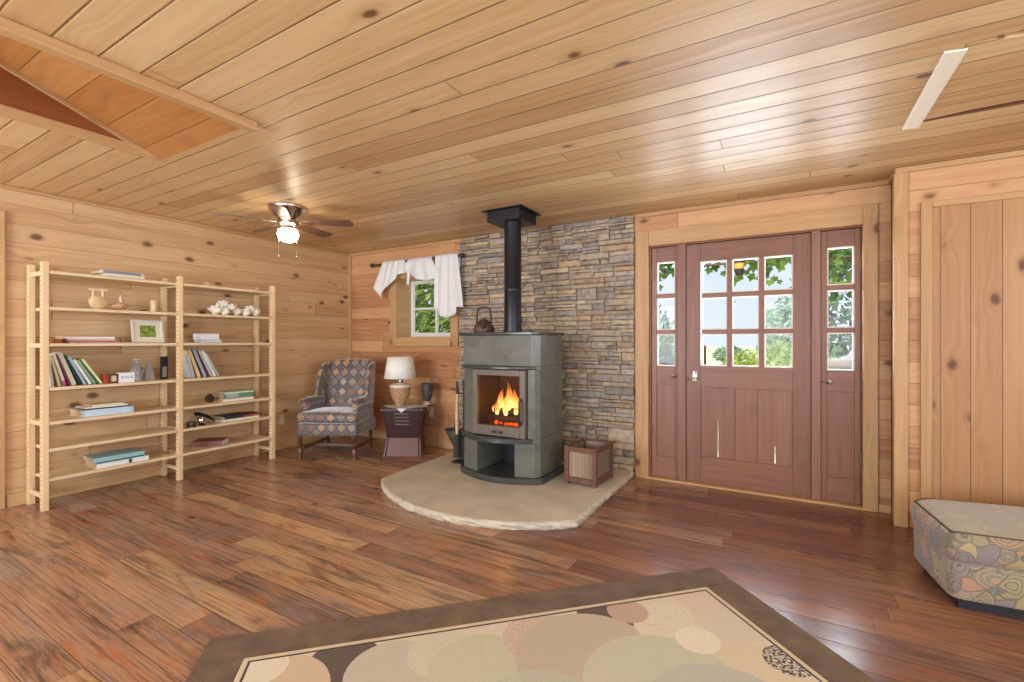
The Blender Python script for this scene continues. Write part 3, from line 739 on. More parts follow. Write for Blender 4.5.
mb.box(-.211, -.185, .05, .45, .39, .925); mb.box(.255, .281, .05, .45, .39, .925); mb.box(-.185, .255, .40, .45, .39, .925); mb.box(-.185, .255, .05, .40, .39, .45); mb.box(-.185, .255, .05, .40, .88, .925)
mb.build('firebox', M['brick'], st)
dr = MB(); X0, X1, Z0, Z1 = -.211, .281, .37, .925; yF, yK = -.005, .035
def fr(dr, a, b, c, d): dr.box(a, b, yF, yK, c, d)
fr(dr, X0, X0 + .045, Z0, Z1); fr(dr, X1 - .05, X1, Z0, Z1); fr(dr, X0 + .045, X1 - .05, Z1 - .05, Z1); fr(dr, X0 + .045, X1 - .05, Z0, Z0 + .085)
door = dr.build('fire_door', M['iron'], st, bevel=.004)
mb = MB(); mb.box(X0 + .043, X1 - .048, .012, .016, Z0 + .083, Z1 - .048); mb.build('fire_glass', glass('fire_glass', (.95, .9, .85, 1)), door)
mb = MB(); mb.tube([(X1 - .03, -.03, .48), (X1 - .028, -.045, .53), (X1 - .028, -.045, .66), (X1 - .03, -.03, .70)], .009, 8); mb.tube([(X1 - .03, 0, .50), (X1 - .03, -.035, .50)], .006); mb.tube([(X1 - .03, 0, .68), (X1 - .03, -.035, .68)], .006)
mb.build('handle', M['black'], door, smooth=True)
mb = MB(); mb.box(-.02, .022, -.009, 0, .395, .415); mb.box(.04, .082, -.009, 0, .395, .415); mb.build('air_vent', M['black'], door, bevel=.002)
def log(p0, p1, r, nm='burning_log'):
    mb = MB(); q = [Vector(p0).lerp(Vector(p1), i / 5) + Vector((0, random.uniform(-.006, .006), random.uniform(-.006, .006))) for i in range(6)]
    mb.tube(q, [r * random.uniform(.9, 1.1) for _ in q], 9); return mb.build(nm, M['char'], st, smooth=True)
log((-.14, .16, .49), (.22, .14, .485), .034); log((-.13, .27, .49), (.22, .25, .49), .04); log((-.11, .2, .545), (.21, .22, .55), .034)
mb = MB(); r3 = random.Random(3)
for i in range(60): mb.ball((r3.uniform(-.15, .22), r3.uniform(.09, .36), .452 + r3.uniform(0, .012)), r3.uniform(.008, .02), None, None, 6, 4)
tag(mb.build('embers', emis('ember_glow', (230, 84, 26), .9), st), kind='stuff')
FM = flame_mat()
for (x, y, z, w, h) in ((-.10, .2, .55, .03, .20), (-.06, .22, .555, .035, .15), (-.02, .19, .55, .036, .25), (.03, .22, .555, .034, .19), (-.13, .24, .54, .022, .13), (.09, .2, .55, .03, .14),
                        (.125, .22, .55, .036, .20), (.17, .2, .535, .028, .15), (.06, .17, .53, .025, .10), (-.12, .17, .52, .026, .13), (.145, .17, .53, .03, .17), (-.03, .16, .52, .028, .15), (.1, .24, .55, .026, .2), (-.165, .2, .53, .02, .08), (.0, .25, .56, .03, .14)):
    x += .045; h *= 1.18; w *= 1.15; mb = MB(); ph = r3.uniform(0, 6); rings = []; N = 12
    for i in range(13):
        t = i / 12; r = w * (math.sin(PI * min(1, t * .9 + .12)) ** .9) * (1 - t) ** .55 + .0006
        c = Vector((x + .013 * math.sin(ph + t * 6) * t, y + .01 * math.cos(ph + t * 5) * t, z + h * t))
        rings.append([mb.v((c.x + r * math.cos(2 * PI * k / N), c.y + .6 * r * math.sin(2 * PI * k / N), c.z)) for k in range(N)])
    for a, b in zip(rings, rings[1:]):
        for k in range(N): mb.f([a[k], a[(k + 1) % N], b[(k + 1) % N], b[k]])
    mb.build('flame', FM, st, smooth=True)
fl = bpy.data.lights.new('fire_glow', 'POINT'); fl.energy = .8; fl.color = (1, .42, .12); fl.shadow_soft_size = .05
fo = bpy.data.objects.new('fire_glow', fl); COL.objects.link(fo); fo.location = (-2.07, 3.42, .78)

sp = empty('stove_pipe', (-2.078, 3.56, HZ + 1.24), 0, 'black stove pipe rising from the soapstone stove to a square ceiling box', 'stove pipe')
mb = MB(); mb.lathe([(.083, .001), (.083, .02), (.076, .022), (.076, .36), (.0775, .362), (.0775, .385), (.076, .387), (.076, H - .1 - HZ - 1.24)], n=28); mb.build('pipe', M['pipe'], sp, smooth=True)
mb = MB(); zt = H - HZ - 1.24; mb.box(-.18, .145, -.14, .17, zt - .10, zt - .008); b = mb.build('ceiling_box', M['pipe'], sp, bevel=.003)
mb = MB(); mb.box(-.215, .18, -.175, .205, zt - .008, zt - .001); mb.build('flange', M['pipe'], b)

# kettle on the stove
ke = empty('kettle', (-2.425, 3.62, HZ + 1.24), math.radians(-60), 'small dark rustic kettle with an arched handle, on top of the stove', 'kettle')
M['rust'] = plain('rusty_iron', (96, 74, 62), 0.6, 0.4, var=0.3)
mb = MB(); mb.lathe([(.05, .001), (.092, .006), (.1, .03), (.088, .07), (.06, .1), (.045, .112), (.02, .116)], n=24); mb.tube([(.08, 0, .04), (.12, 0, .07), (.135, 0, .11)], [.02, .013, .009], 10); mb.build('body', M['rust'], ke, smooth=True)
mb = MB(); mb.lathe([(.046, .113), (.04, .122), (.01, .128), (.008, .135), (.014, .142), (.001, .147)], n=16); mb.build('lid', M['rust'], ke, smooth=True)
mb = MB(); mb.tube([(0, -.066, .075)] + [(0, -.066 * math.cos(PI * t / 8) * (1.2 if 1 < t < 7 else 1), .14 + .10 * math.sin(PI * t / 8) ** .6) for t in range(0, 9)] + [(0, .066, .075)], .011, 8); mb.build('handle', M['rust'], ke, smooth=True)

# log crate
M['crate'] = plain('dark_crate_wood', (106, 70, 52), 0.6, var=0.25, nscale=30)
M['slat'] = pine('grey_weathered_slats', 'Z', 'X', w=.028, L=3, groove=.06, gdark=.3, light=(168, 148, 124), mid=(150, 130, 108), dark=(116, 98, 82), world=False, knots=0, seed=.3)
M['slat_shade'] = pine('grey_weathered_slats_shaded', 'Z', 'Y', w=.028, L=3, groove=.06, gdark=.3, light=(150, 132, 116), mid=(128, 110, 96), dark=(96, 82, 74), world=False, knots=0, seed=.6)  # darker copy of the slats: the crate's shaded sides painted in
cr = empty('log_crate', (-1.415, 3.695, HZ), math.radians(-3), 'open-topped wooden crate with dark corner posts and grey slats, right of the stove', 'crate')
hw, hd, hh, p = .14, .185, .31, .036
for sx in (-1, 1):
    for sy in (-1, 1):
        mb = MB(); mb.box(sx * hw - (p if sx > 0 else 0), sx * hw + (0 if sx > 0 else p), sy * hd - (p if sy > 0 else 0), sy * hd + (0 if sy > 0 else p), .001, hh); mb.build('corner_post', M['crate'], cr, bevel=.003)
for z0, z1 in ((.02, .06), (.265, .305)):
    for s in (-1, 1):
        mb = MB(); mb.box(-hw + p, hw - p, s * hd - .022 * (s > 0), s * hd + .022 * (s < 0), z0, z1); mb.build('rail', M['crate'], cr, bevel=.002)
        mb = MB(); mb.box(s * hw - .022 * (s > 0), s * hw + .022 * (s < 0), -hd + p, hd - p, z0, z1); mb.build('rail', M['crate'], cr, bevel=.002)
for s in (-1, 1):
    mb = MB(); mb.box(-hw + .03, hw - .03, s * (hd - .02) - .004, s * (hd - .02) + .004, .03, .29); mb.build('slat_panel', M['slat'], cr)
    mb = MB(); mb.box(s * (hw - .02) - .004, s * (hw - .02) + .004, -hd + .03, hd - .03, .03, .29); mb.build('slat_panel', M['slat_shade'], cr)
mb = MB(); mb.box(-hw + .02, hw - .02, -hd + .02, hd - .02, .02, .03); mb.build('bottom', M['crate'], cr)

# fireplace tools and scuttle left of the stove
ft = empty('fireplace_tools', (-2.69, 3.60, HZ), 0, 'black stand of fireplace tools with a pale wooden brush handle, left of the stove', 'fireplace tools')
mb = MB(); mb.box(-.06, .075, -.055, .055, .001, .02); mb.build('base_plate', M['black'], ft, bevel=.004)
mb = MB(); mb.tube([(.03, .02, .02), (.03, .02, .74)], .008, 8); mb.tube([(.03, .02, .74), (.03, .02, .77), (.03, .01, .79)], [.012, .014, .004], 8); mb.box(-.05, .09, .012, .03, .655, .668); mb.build('stand', M['black'], ft, smooth=True)
mb = MB(); mb.tube([(-.03, .0, .27), (-.032, 0, .45), (-.028, 0, .66)], [.016, .018, .013], 10); h = mb.build('brush_handle', plain('pale_handle_wood', (214, 184, 138), .5), ft, smooth=True)
mb = MB(); mb.tube([(-.028, 0, .655), (-.03, 0, .7), (-.03, 0, .78)], [.013, .016, .009], 8); mb.build('cap', M['black'], h, smooth=True)
mb = MB(); mb.lathe([(.018, .27), (.03, .24), (.036, .12), (.04, .05)], (-.03, 0, 0), 14); mb.build('brush', plain('dark_bristle', (62, 58, 52), .9), ft)
mb = MB(); mb.tube([(.07, -.01, .22), (.075, -.01, .66)], .007, 8); mb.box(.03, .105, -.016, -.004, .05, .22); mb.tube([(.075, -.01, .66), (.08, -.01, .73)], .012, 8); mb.build('shovel', M['black'], ft, bevel=.003)
sc = empty('ash_scuttle', (-2.815, 3.76, HZ), .3, 'dark green sloping metal ash scuttle behind the fireplace tools', 'scuttle')
mb = MB(); mg = plain('dark_green_enamel', (84, 88, 76), .5, .3, var=.15)
def ringf(z, hx, hy, ox): return [mb.v((ox + hx * math.cos(2 * PI * k / 20), hy * math.sin(2 * PI * k / 20), z)) for k in range(20)]
rr = [ringf(.001, .06, .06, .06), ringf(.02, .065, .065, .06), ringf(.16, .085, .085, .0), ringf(.28, .09, .10, -.06), ringf(.272, .084, .094, -.058), ringf(.16, .078, .078, .0), ringf(.03, .058, .058, .06)]
for a, b in zip(rr, rr[1:]):
    for k in range(20): mb.f([a[k], a[(k + 1) % 20], b[(k + 1) % 20], b[k]])
mb.f(rr[0][::-1]); mb.f(rr[-1]); mb.build('body', mg, sc, smooth=True)
mb = MB(); mb.tube([(-.06, -.1, .27)] + [(-.03 + .02 * math.sin(PI * t / 8), -.1 * math.cos(PI * t / 8), .27 + .10 * math.sin(PI * t / 8)) for t in range(1, 8)] + [(-.06, .1, .27)], .005, 6); mb.build('bail_handle', M['black'], sc, smooth=True)

# ------------------------------------------------------------------ armchair
M['harl'] = harlequin(); M['turn'] = plain('turned_walnut', (98, 64, 46), 0.35, var=.2)
ch = empty('wing_armchair', (-4.20, 3.425, 0), math.radians(25), 'high-backed wing armchair in a diamond-patterned tapestry, in the corner beside the table lamp', 'armchair')
soft_box(-.322, .322, -.27, .28, .235, .365, .022).build('seat_frame', M['harl'], ch, smooth=True, ang=60)
soft_box(-.322, .322, -.285, .20, .367, .475, .035, puff=.018).build('seat_cushion', M['harl'], ch, smooth=True, ang=60)
def back_fn():
    mb = soft_box(-.255, .255, -.055, .055, 0, .61, .045, puff=0)
    for v in mb.bm.verts:
        x, y, z = v.co; t = z / .61
        x *= 1 - .06 * (1 - t)
        z2 = .38 + z + (.025 * (1 - (x / .255) ** 2) * t ** 3)
        y2 = .20 + .17 * t + y * (1 - .1 * t) - .02 * (1 - (x / .255) ** 2) * math.sin(PI * t) * (1 if y < 0 else 0)
        v.co = (x, y2, z2)
    return mb
back_fn().build('backrest', M['harl'], ch, smooth=True, ang=60)
wingp = [(.20, .52), (.06, .55), (.055, .62), (.08, .73), (.12, .84), (.16, .935), (.22, .97), (.36, .985), (.375, .93), (.27, .5)]
for s in (-1, 1):
    mb = MB(); mb.prism(wingp, .25, .295, lambda a, b, c: (s * (c + (.24 - a) * .10), a, b)); mb.build('wing', M['harl'], ch, smooth=True, bevel=.02, seg=3, ang=70)
    mb = MB(); mb.prism([(-.185, .365), (-.20, .50), (-.18, .56), (.22, .56), (.27, .365)], .25, .30, lambda a, b, c: (s * c, a, b)); arm = mb.build('arm', M['harl'], ch, smooth=True, bevel=.012, seg=3, ang=70)
    mb = MB(); mb.tube([(s * .285, -.218, .572), (s * .285, -.212, .575), (s * .283, -.05, .578), (s * .278, .2, .57)], [.034, .045, .046, .04], 16); mb.build('arm_roll', M['harl'], arm, smooth=True, ang=60)
    # turned front leg
    mb = MB(); mb.lathe([(.024, .002), (.02, .012), (.026, .03), (.028, .05), (.029, .10), (.024, .108), (.015, .112), (.027, .122), (.030, .134), (.015, .144), (.027, .154), (.030, .166), (.015, .176), (.027, .186), (.030, .198), (.015, .208), (.027, .222), (.027, .24)], (s * .293, -.25, 0), 16); mb.build('leg', M['turn'], ch, smooth=True, ang=50)
    mb = MB(); mb.tube([(s * .25, .30, .001), (s * .255, .27, .12), (s * .26, .255, .25)], [.019, .021, .024], 6); mb.build('leg', M['turn'], ch)
    mb = MB(); mb.box(s * .27 - .012, s * .27 + .012, -.24, .27, .085, .115); mb.build('side_stretcher', M['turn'], ch, bevel=.004)
mb = MB(); mb.box(-.26, .26, -.06, -.035, .085, .118); mb.build('cross_stretcher', M['turn'], ch, bevel=.004)

# ------------------------------------------------------------------ side table with runner, lamp and vase
M['maho'] = plain('dark_plum_wood', (60, 34, 36), 0.36, var=.12, nscale=8); pass
tb = empty('side_table', (-3.565, 3.80, 0), math.radians(30), 'dark plum hourglass-shaped side table with a louvred front panel, right of the armchair', 'side table')
def fru(mb, a, b, z0, z1): mb.hexa([(-a[0], -a[1], z0), (a[0], -a[1], z0), (a[0], a[1], z0), (-a[0], a[1], z0), (-b[0], -b[1], z1), (b[0], -b[1], z1), (b[0], b[1], z1), (-b[0], b[1], z1)])
mb = MB(); fru(mb, (.158, .115), (.195, .17), .19, .485); up = mb.build('upper_case', M['maho'], tb, bevel=.004)
for k in range(4):
    z = .33 + k * .038; t = (z - .19) / .295; y = -(.115 + .055 * t) - .0015; mb = MB(); mb.hexa([(-.085, y - .004, z), (.06, y - .004, z), (.06, y + .003, z), (-.085, y + .003, z), (-.085, y - .001, z + .012), (.06, y - .001, z + .012), (.06, y + .003, z + .012), (-.085, y + .003, z + .012)]); mb.build('louvre', M['maho'], up)
mb = MB(); fru(mb, (.175, .17), (.156, .112), .001, .19); mb.build('lower_case', plain('red_brown_panel', (104, 60, 48), .45, var=.08), tb, bevel=.004)
for s in (-1, 1):   # hourglass side edges
    mb = MB(); mb.prism([(-.172, 0.001), (-.112, .19), (-.172, .485), (-.148, .485), (-.09, .19), (-.148, 0.001)], 0, .018, lambda a, b, c: (s * (.162 + abs(b - .19) * .115 + c), a, b)); mb.build('side_rail', M['maho'], tb)
mb = MB(); mb.box(-.225, .225, -.195, .195, .486, .508); mb.build('table_top', M['maho'], tb)
def runner(u, v):
    # diamond cloth laid corner to the front, its front and right corners hanging over the edge
    a, b = u - .5, v - .5; x = (a - b) * .29; y = (a + b) * .25
    hx, hy = .233, .203; z = .5125; ox = max(0, abs(x) - hx); oy = max(0, abs(y) - hy)
    if ox: z -= ox * .95; x = math.copysign(hx + ox * .12, x)
    if oy: z -= oy * .95; y = math.copysign(hy + oy * .12, y)
    return (x, y, z + .0012 * math.sin(18 * x) * math.cos(15 * y))
mb = MB(); mb.grid(runner, 72, 72)
o = mb.build('table_runner', plain('pale_grey_linen', (206, 206, 210), .55, var=.08, nscale=60), smooth=True, solid=.0012, ang=60); o.location = tb.location; o.rotation_euler = tb.rotation_euler
tag(o, 'pale grey cloth laid cornerwise over the dark side table, its corners hanging down', 'cloth')
lp = empty('table_lamp', (-3.625, 3.775, .515), .2, 'table lamp with a cream shade on a tan urn base, on the side table', 'lamp')
M['terra'] = plain('tan_carved_ceramic', (176, 140, 104), .6, var=.3, nscale=45); M['cream'] = cloth_mat('cream_shade', (255, 252, 242), .15)
mb = MB(); mb.lathe([(.055, .001), (.058, .012), (.05, .02), (.07, .045), (.1, .12), (.112, .18), (.112, .205)], n=28, close=True); mb.build('urn', M['terra'], lp, smooth=True)
mb = MB(); mb.lathe([(.113, .206), (.114, .225), (.09, .238), (.04, .243), (.035, .25)], n=28); mb.build('collar', plain('ivory_glaze', (240, 228, 204), .35), lp, smooth=True)
mb = MB(); mb.lathe([(.022, .251), (.028, .27), (.016, .30), (.008, .31), (.008, .52)], n=12); mb.build('neck', M['steel'], lp, smooth=True)
mb = MB(); mb.lathe([(.172, .30), (.135, .53)], n=40, close=False); mb.build('lamp_shade', M['cream'], lp, smooth=True, solid=.003)
mb = MB(); mb.ball((0, 0, .545), .011); mb.tube([(0, 0, .52), (0, 0, .54)], .004); mb.build('finial', M['steel'], lp, smooth=True)
vs = empty('goblet_vase', (-3.435, 4.0, .515), 0, 'dark slim goblet-shaped vase with a pale foot, right of the lamp on the side table', 'vase')
mb = MB(); mb.lathe([(.028, .035), (.042, .055), (.056, .11), (.066, .18), (.068, .232), (.062, .234), (.056, .18)], n=24); mb.build('bowl', plain('dark_slate_glaze', (70, 66, 60), .5, var=.3), vs, smooth=True)
mb = MB(); mb.lathe([(.05, .001), (.052, .012), (.034, .024), (.03, .036)], n=24); mb.build('foot', plain('pale_foot', (184, 160, 128), .6), vs, smooth=True)

# ------------------------------------------------------------------ rug and ottoman
rg = empty('area_rug', (-.332, 2.695, 0), 0, 'brown-bordered area rug with overlapping beige circles, laid cornerwise across the foreground floor', 'rug')
rg.rotation_euler = (0, 0, math.radians(-135)); RL = 3.4
# local x = along the left edge, local y is mirrored so that the long side runs to the right
rg.scale = (1, 1, 1)
def rugpart(nm, boxes, mat, z):
    mb = MB()
    for a, b, c, d in boxes: mb.box(a, b, c, d, 0.0008, z)
    return mb.build(nm, mat, rg, bevel=.004)
rugpart('field', [(.165, RUG_S - .165, .165, RL - .165)], rug_mat(False), .0125)
rugpart('border', [(0, RUG_S, 0, .165), (0, RUG_S, RL - .165, RL), (0, .165, .165, RL - .165), (RUG_S - .165, RUG_S, .165, RL - .165)], rug_mat(True), .0135)

ot = empty('ottoman', (.648, 2.838, 0), math.radians(7), 'low upholstered ottoman in an abstract patchwork print, in front of the vertical pine boards', 'ottoman')
M['patch'] = patchwork(); M['patchtop'] = M['patch']
pl = [(0, 0), (1.0, -.025), (1.0, .60), (.08, .525), (.004, .45)]
def soft_prism(poly, z0, z1, r, crown=0):
    c = Vector((sum(p[0] for p in poly) / len(poly), sum(p[1] for p in poly) / len(poly)))
    # resample outline with rounded corners
    pts = []; n = len(poly); cr = .045
    for i in range(n):
        p0, p1, p2 = (Vector(poly[(i - 1) % n]), Vector(poly[i]), Vector(poly[(i + 1) % n]))
        a = p1 + (p0 - p1).normalized() * cr; b = p1 + (p2 - p1).normalized() * cr
        for k in range(5):
            t = k / 4; pts.append((a * (1 - t) ** 2 + p1 * 2 * t * (1 - t) + b * t * t))
    mb = MB(); rings = []
    for zz, ins in [(z0, r), (z0 + r * .3, r * .3), (z0 + r, 0), (z1 - r, -.004), (z1 - r * .3, r * .3), (z1, r)] + [(z1 + crown * (1 - (1 - q) ** 2), q) for q in (.3, .6, .9)]:
        rg_ = []
        for p in pts:
            d = p - c
            if zz <= z1: f = max(0, 1 - ins / d.length)
            else: f = 1 - ins
            if zz == z1 or ins < .2 and zz <= z1: pass
            rg_.append(mb.v((c.x + d.x * f, c.y + d.y * f, zz)))
        rings.append(rg_)
    for a, b in zip(rings, rings[1:]):
        for i in range(len(a)): mb.f([a[i], a[(i + 1) % len(a)], b[(i + 1) % len(a)], b[i]])
    mb.f(rings[0][::-1]); mb.f(rings[-1]); return mb
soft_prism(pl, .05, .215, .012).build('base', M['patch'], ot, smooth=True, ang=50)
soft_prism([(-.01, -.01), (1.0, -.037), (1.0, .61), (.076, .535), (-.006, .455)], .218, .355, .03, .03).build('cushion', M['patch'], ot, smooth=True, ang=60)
mb = MB(); mb.prism([(.04, .03), (.97, .03), (.97, .49), (.10, .49), (.04, .42)], .001, .05); mb.build('plinth', M['black'], ot)
top = [(.006, .006), (.98, -.02), (.98, .59), (.083, .517), (.012, .447)]
mb = MB(); mb.tube([(p[0], p[1], .352) for p in top + top[:1]], .005, 6, cap=False); mb.build('piping', plain('dark_piping', (84, 74, 66), .8), ot, smooth=True)

# ------------------------------------------------------------------ ceiling fan
fn = empty('ceiling_fan', (-3.648, 2.457, H), 0, 'flush-mounted ceiling fan with dark wooden blades and a lit glass globe, above the bookshelf', 'ceiling fan')
M['copper'] = plain('brushed_copper_nickel', (206, 184, 168), .22, 1.0, var=.05); M['blade'] = plain('dark_blade_wood', (112, 80, 66), .35, var=.15)
mb = MB(); mb.lathe([(.155, -.001), (.158, -.012), (.15, -.03), (.12, -.075), (.085, -.105), (.08, -.12)], n=32); mb.build('housing', M['copper'], fn, smooth=True)
mb = MB(); mb.lathe([(.07, -.121), (.088, -.125), (.09, -.15), (.06, -.165), (.045, -.175), (.06, -.18), (.06, -.19)], n=28); mb.build('motor', M['copper'], fn, smooth=True)
mb = MB(); mb.lathe([(.058, -.191), (.075, -.2), (.084, -.235), (.07, -.275), (.035, -.297), (.004, -.303)], n=28); mb.build('light_globe', emis('lit_globe', (255, 240, 214), FANE), fn, smooth=True)
for k, a in enumerate((33, 105, 174, 243, 318)):
    R = Matrix.Rotation(math.radians(a), 4, 'Z') @ Matrix.Rotation(math.radians(-12), 4, 'X')
    mb = MB(); mb.prism([(.15, -.035), (.2, -.05), (.5, -.062), (.535, -.05), (.545, 0), (.535, .05), (.5, .062), (.2, .05), (.15, .035)], -.003, .003); mb.xf(Matrix.Translation((0, 0, -.132)) @ R); bl = mb.build('blade', M['blade'], fn, bevel=.001)
    mb = MB(); mb.prism([(.075, -.012), (.13, -.016), (.2, -.03), (.215, 0), (.2, .03), (.13, .016), (.075, .012)], .0035, .008); mb.xf(Matrix.Translation((0, 0, -.144)) @ R); mb.build('blade_arm', M['copper'], bl)
for sx, l in ((-.075, -.41), (.075, -.415)):
    c, s = math.cos(math.radians(30)), math.sin(math.radians(30)); x, y = sx * c * 1.02, sx * s * 1.02
    mb = MB(); mb.tube([(x * .8, y * .8, -.17), (x, y, -.19), (x, y, l)], .003, 6); mb.lathe([(.002, l), (.009, l - .004), (.009, l - .012), (.003, l - .02)], (x, y, 0), 10); mb.build('pull_chain', M['copper'], fn, smooth=True)

# ------------------------------------------------------------------ curtain rod and scarf
rd = empty('curtain_rod', (-3.75, YB - .08, 2.158), 0, 'dark iron curtain rod with ball finials above the small window', 'curtain rod')
mb = MB(); mb.tube([(-.665, 0, 0), (.69, 0, 0)], .011, 12); mb.build('rod', M['bronze'], rd, smooth=True)
DB = plain('dark_brown_finial', (58, 42, 36), .4)
for s in (-1, 1):
    mb = MB(); mb.ball((.705 if s > 0 else -.675, 0, 0), .029 if s < 0 else .027); mb.build('finial', DB, rd, smooth=True)
    mb = MB(); mb.tube([(.672 if s > 0 else -.63, 0, 0), (.672 if s > 0 else -.63, .079, 0)], .006, 8); mb.lathe([(.022, 0), (.022, .006)], n=12) if False else None; mb.build('bracket', DB, rd)
M['scarf'] = cloth_mat('white_voile', (255, 254, 253), .3)
def interp(pts, t):
    k = t * (len(pts) - 1); i = min(int(k), len(pts) - 2); f = k - i
    return Vector(pts[i]).lerp(Vector(pts[i + 1]), f)
def drape(topl, botl, amp, folds, y0, ph=0.0, belly=0.0):
    def fnc(u, v):
        a, b = interp(topl, u), interp(botl, u); p = a.lerp(b, v)
        y = y0 - .012 - amp * (.35 + .65 * v) * (.5 + .5 * math.sin(u * folds * 2 * PI + ph + v * 1.3)) - belly * math.sin(PI * v)
        return (p.x, y, p.y)
    return fnc
sf = empty('scarf_valance', (0, 0, 0), 0, 'sheer white scarf valance looped over the dark rod above the small window', 'curtain')
mb = MB(); mb.grid(drape([(-4.225, 2.174), (-4.03, 2.176), (-3.865, 2.174)], [(-4.36, 1.875), (-4.25, 1.73), (-4.17, 1.87), (-4.08, 1.90), (-3.98, 2.0), (-3.88, 2.02), (-3.76, 2.03)], .03, 4.2, 4.112), 48, 16); mb.build('left_tail', M['scarf'], sf, smooth=True, ang=80, solid=.0012)
mb = MB(); mb.grid(drape([(-3.795, 2.176), (-3.62, 2.178), (-3.46, 2.174)], [(-3.84, 2.03), (-3.66, 1.93), (-3.48, 1.90), (-3.30, 1.95)], .035, 2.6, 4.11, 1.0, .03), 40, 14); mb.build('swag', M['scarf'], sf, smooth=True, ang=80, solid=.0012)
mb = MB(); mb.grid(drape([(-3.385, 2.178), (-3.2, 2.181), (-3.085, 2.176)], [(-3.40, 1.60), (-3.30, 1.50), (-3.22, 1.475), (-3.12, 1.50), (-3.07, 1.59), (-3.0, 1.585)], .04, 3.4, 4.10, 2.0), 48, 22); mb.build('right_tail', M['scarf'], sf, smooth=True, ang=80, solid=.0012)
mb = MB(); mb.grid(drape([(-3.79, 2.17), (-3.74, 2.172)], [(-3.80, 1.88), (-3.765, 1.86)], .02, 1, 4.09, .5), 8, 14); mb.build('hanging_end', M['scarf'], sf, smooth=True, ang=80, solid=.0012)
mb = MB()
for a, b in ((-4.225, -3.865), (-3.795, -3.46), (-3.385, -3.085)):
    mb.grid(lambda u, v, a=a, b=b: (a + (b - a) * u, 4.12 - .018 * math.cos(PI * v) - .004 * math.sin(u * 20), 2.172 + .016 * math.sin(PI * v)), 20, 8)
    mb.grid(lambda u, v, a=a, b=b: (a + (b - a) * u, 4.138 + .01 * v, 2.172 - v * (.12 + .02 * math.sin(u * 9))), 20, 6)
mb.build('rod_loop', M['scarf'], sf, smooth=True, ang=80, solid=.0012)
# ------------------------------------------------------------------ bookshelf (peg-hole ladder sides, two bays of seven shelves)
for a, u, v in (('z', 'Z', 'Y'), ('y', 'Y', 'X')):
    M['bs' + a] = pine('bare_pine_' + a, u, v, w=0, world=False, light=(236, 214, 178), mid=(226, 202, 162), dark=(206, 176, 132), tint=0.12, knots=.7, kscale=3.0, rough=.45)
M['peg'] = None
def peg_mat():
    m = NT('peg_hole_post'); x, y, z = m.sep(m.obj()); ny = m.m('ABSOLUTE', m.sep(m.onrm())[1])
    col = m.ramp(m.noise(m.comb(m.m('MULTIPLY', x, 20.0), m.m('MULTIPLY', y, 20.0), m.m('MULTIPLY', z, 1.5)), 1.0, 3), [(.2, lin((240, 212, 166))), (.8, lin((224, 190, 142)))])
    p = .034; dz = m.m('MULTIPLY', m.m('SUBTRACT', m.m('FRACT', m.m('DIVIDE', z, p)), .5), p)
    xl = m.m('SUBTRACT', m.m('ABSOLUTE', x), .1425); dx = m.m('SUBTRACT', m.m('ABSOLUTE', xl), .010)
    d = m.m('SQRT', m.m('ADD', m.m('MULTIPLY', dx, dx), m.m('MULTIPLY', dz, dz)))
    hole = m.m('MULTIPLY', m.m('LESS_THAN', d, .0062), m.m('GREATER_THAN', ny, .8))
    m.set(color=m.mix(m.m('MULTIPLY', hole, .75), col, lin((120, 80, 46))), rough=.45); m.bump(m.m('SUBTRACT', 1.0, hole), .6, .004); return m.mat
M['peg'] = peg_mat()
FX, BX = -4.587, -4.872                # front and back post centre lines
bs = empty('bookshelf', (-4.73, 2.03, 0), 0, 'tall open bare pine bookshelf of two bays with peg-hole side ladders, against the left wall', 'bookshelf')
LY = (1.19, 2.055, 2.912); PW = .019; PD = .024; SH = (1.727, 1.466, 1.203, .884, .638, .444, .230); ST = .022
def L(x, y, z): return (x + 4.73, y - 2.03, z)
for y in LY:
    for x in (FX, BX):
        mb = MB(); a = L(x, y, 0); hz = 1.79
        mb.box(a[0] - PD, a[0] + PD, a[1] - PW, a[1] + PW, .001, hz); mb.build('post', M['peg'], bs, bevel=.003)
    for z in (.10, .622, 1.187, 1.711):
        mb = MB(); a = L((FX + BX) / 2, y, z); w = (FX - BX) / 2 - PD; mb.box(a[0] - w, a[0] + w, a[1] - .009, a[1] + .009, z - .016, z + .016); mb.build('rung', M['bsy'], bs, bevel=.002)
for k in range(2):
    y0, y1 = LY[k] + PW + .002, LY[k + 1] - PW - .002
    for z in SH:
        mb = MB(); a = L((FX + BX) / 2 + .008, (y0 + y1) / 2, z); mb.box(-.16, .16, -(y1 - y0) / 2, (y1 - y0) / 2, -ST, 0); o = mb.build('shelf', M['bsy'], bs, bevel=.002); o.location = (a[0], a[1], z)

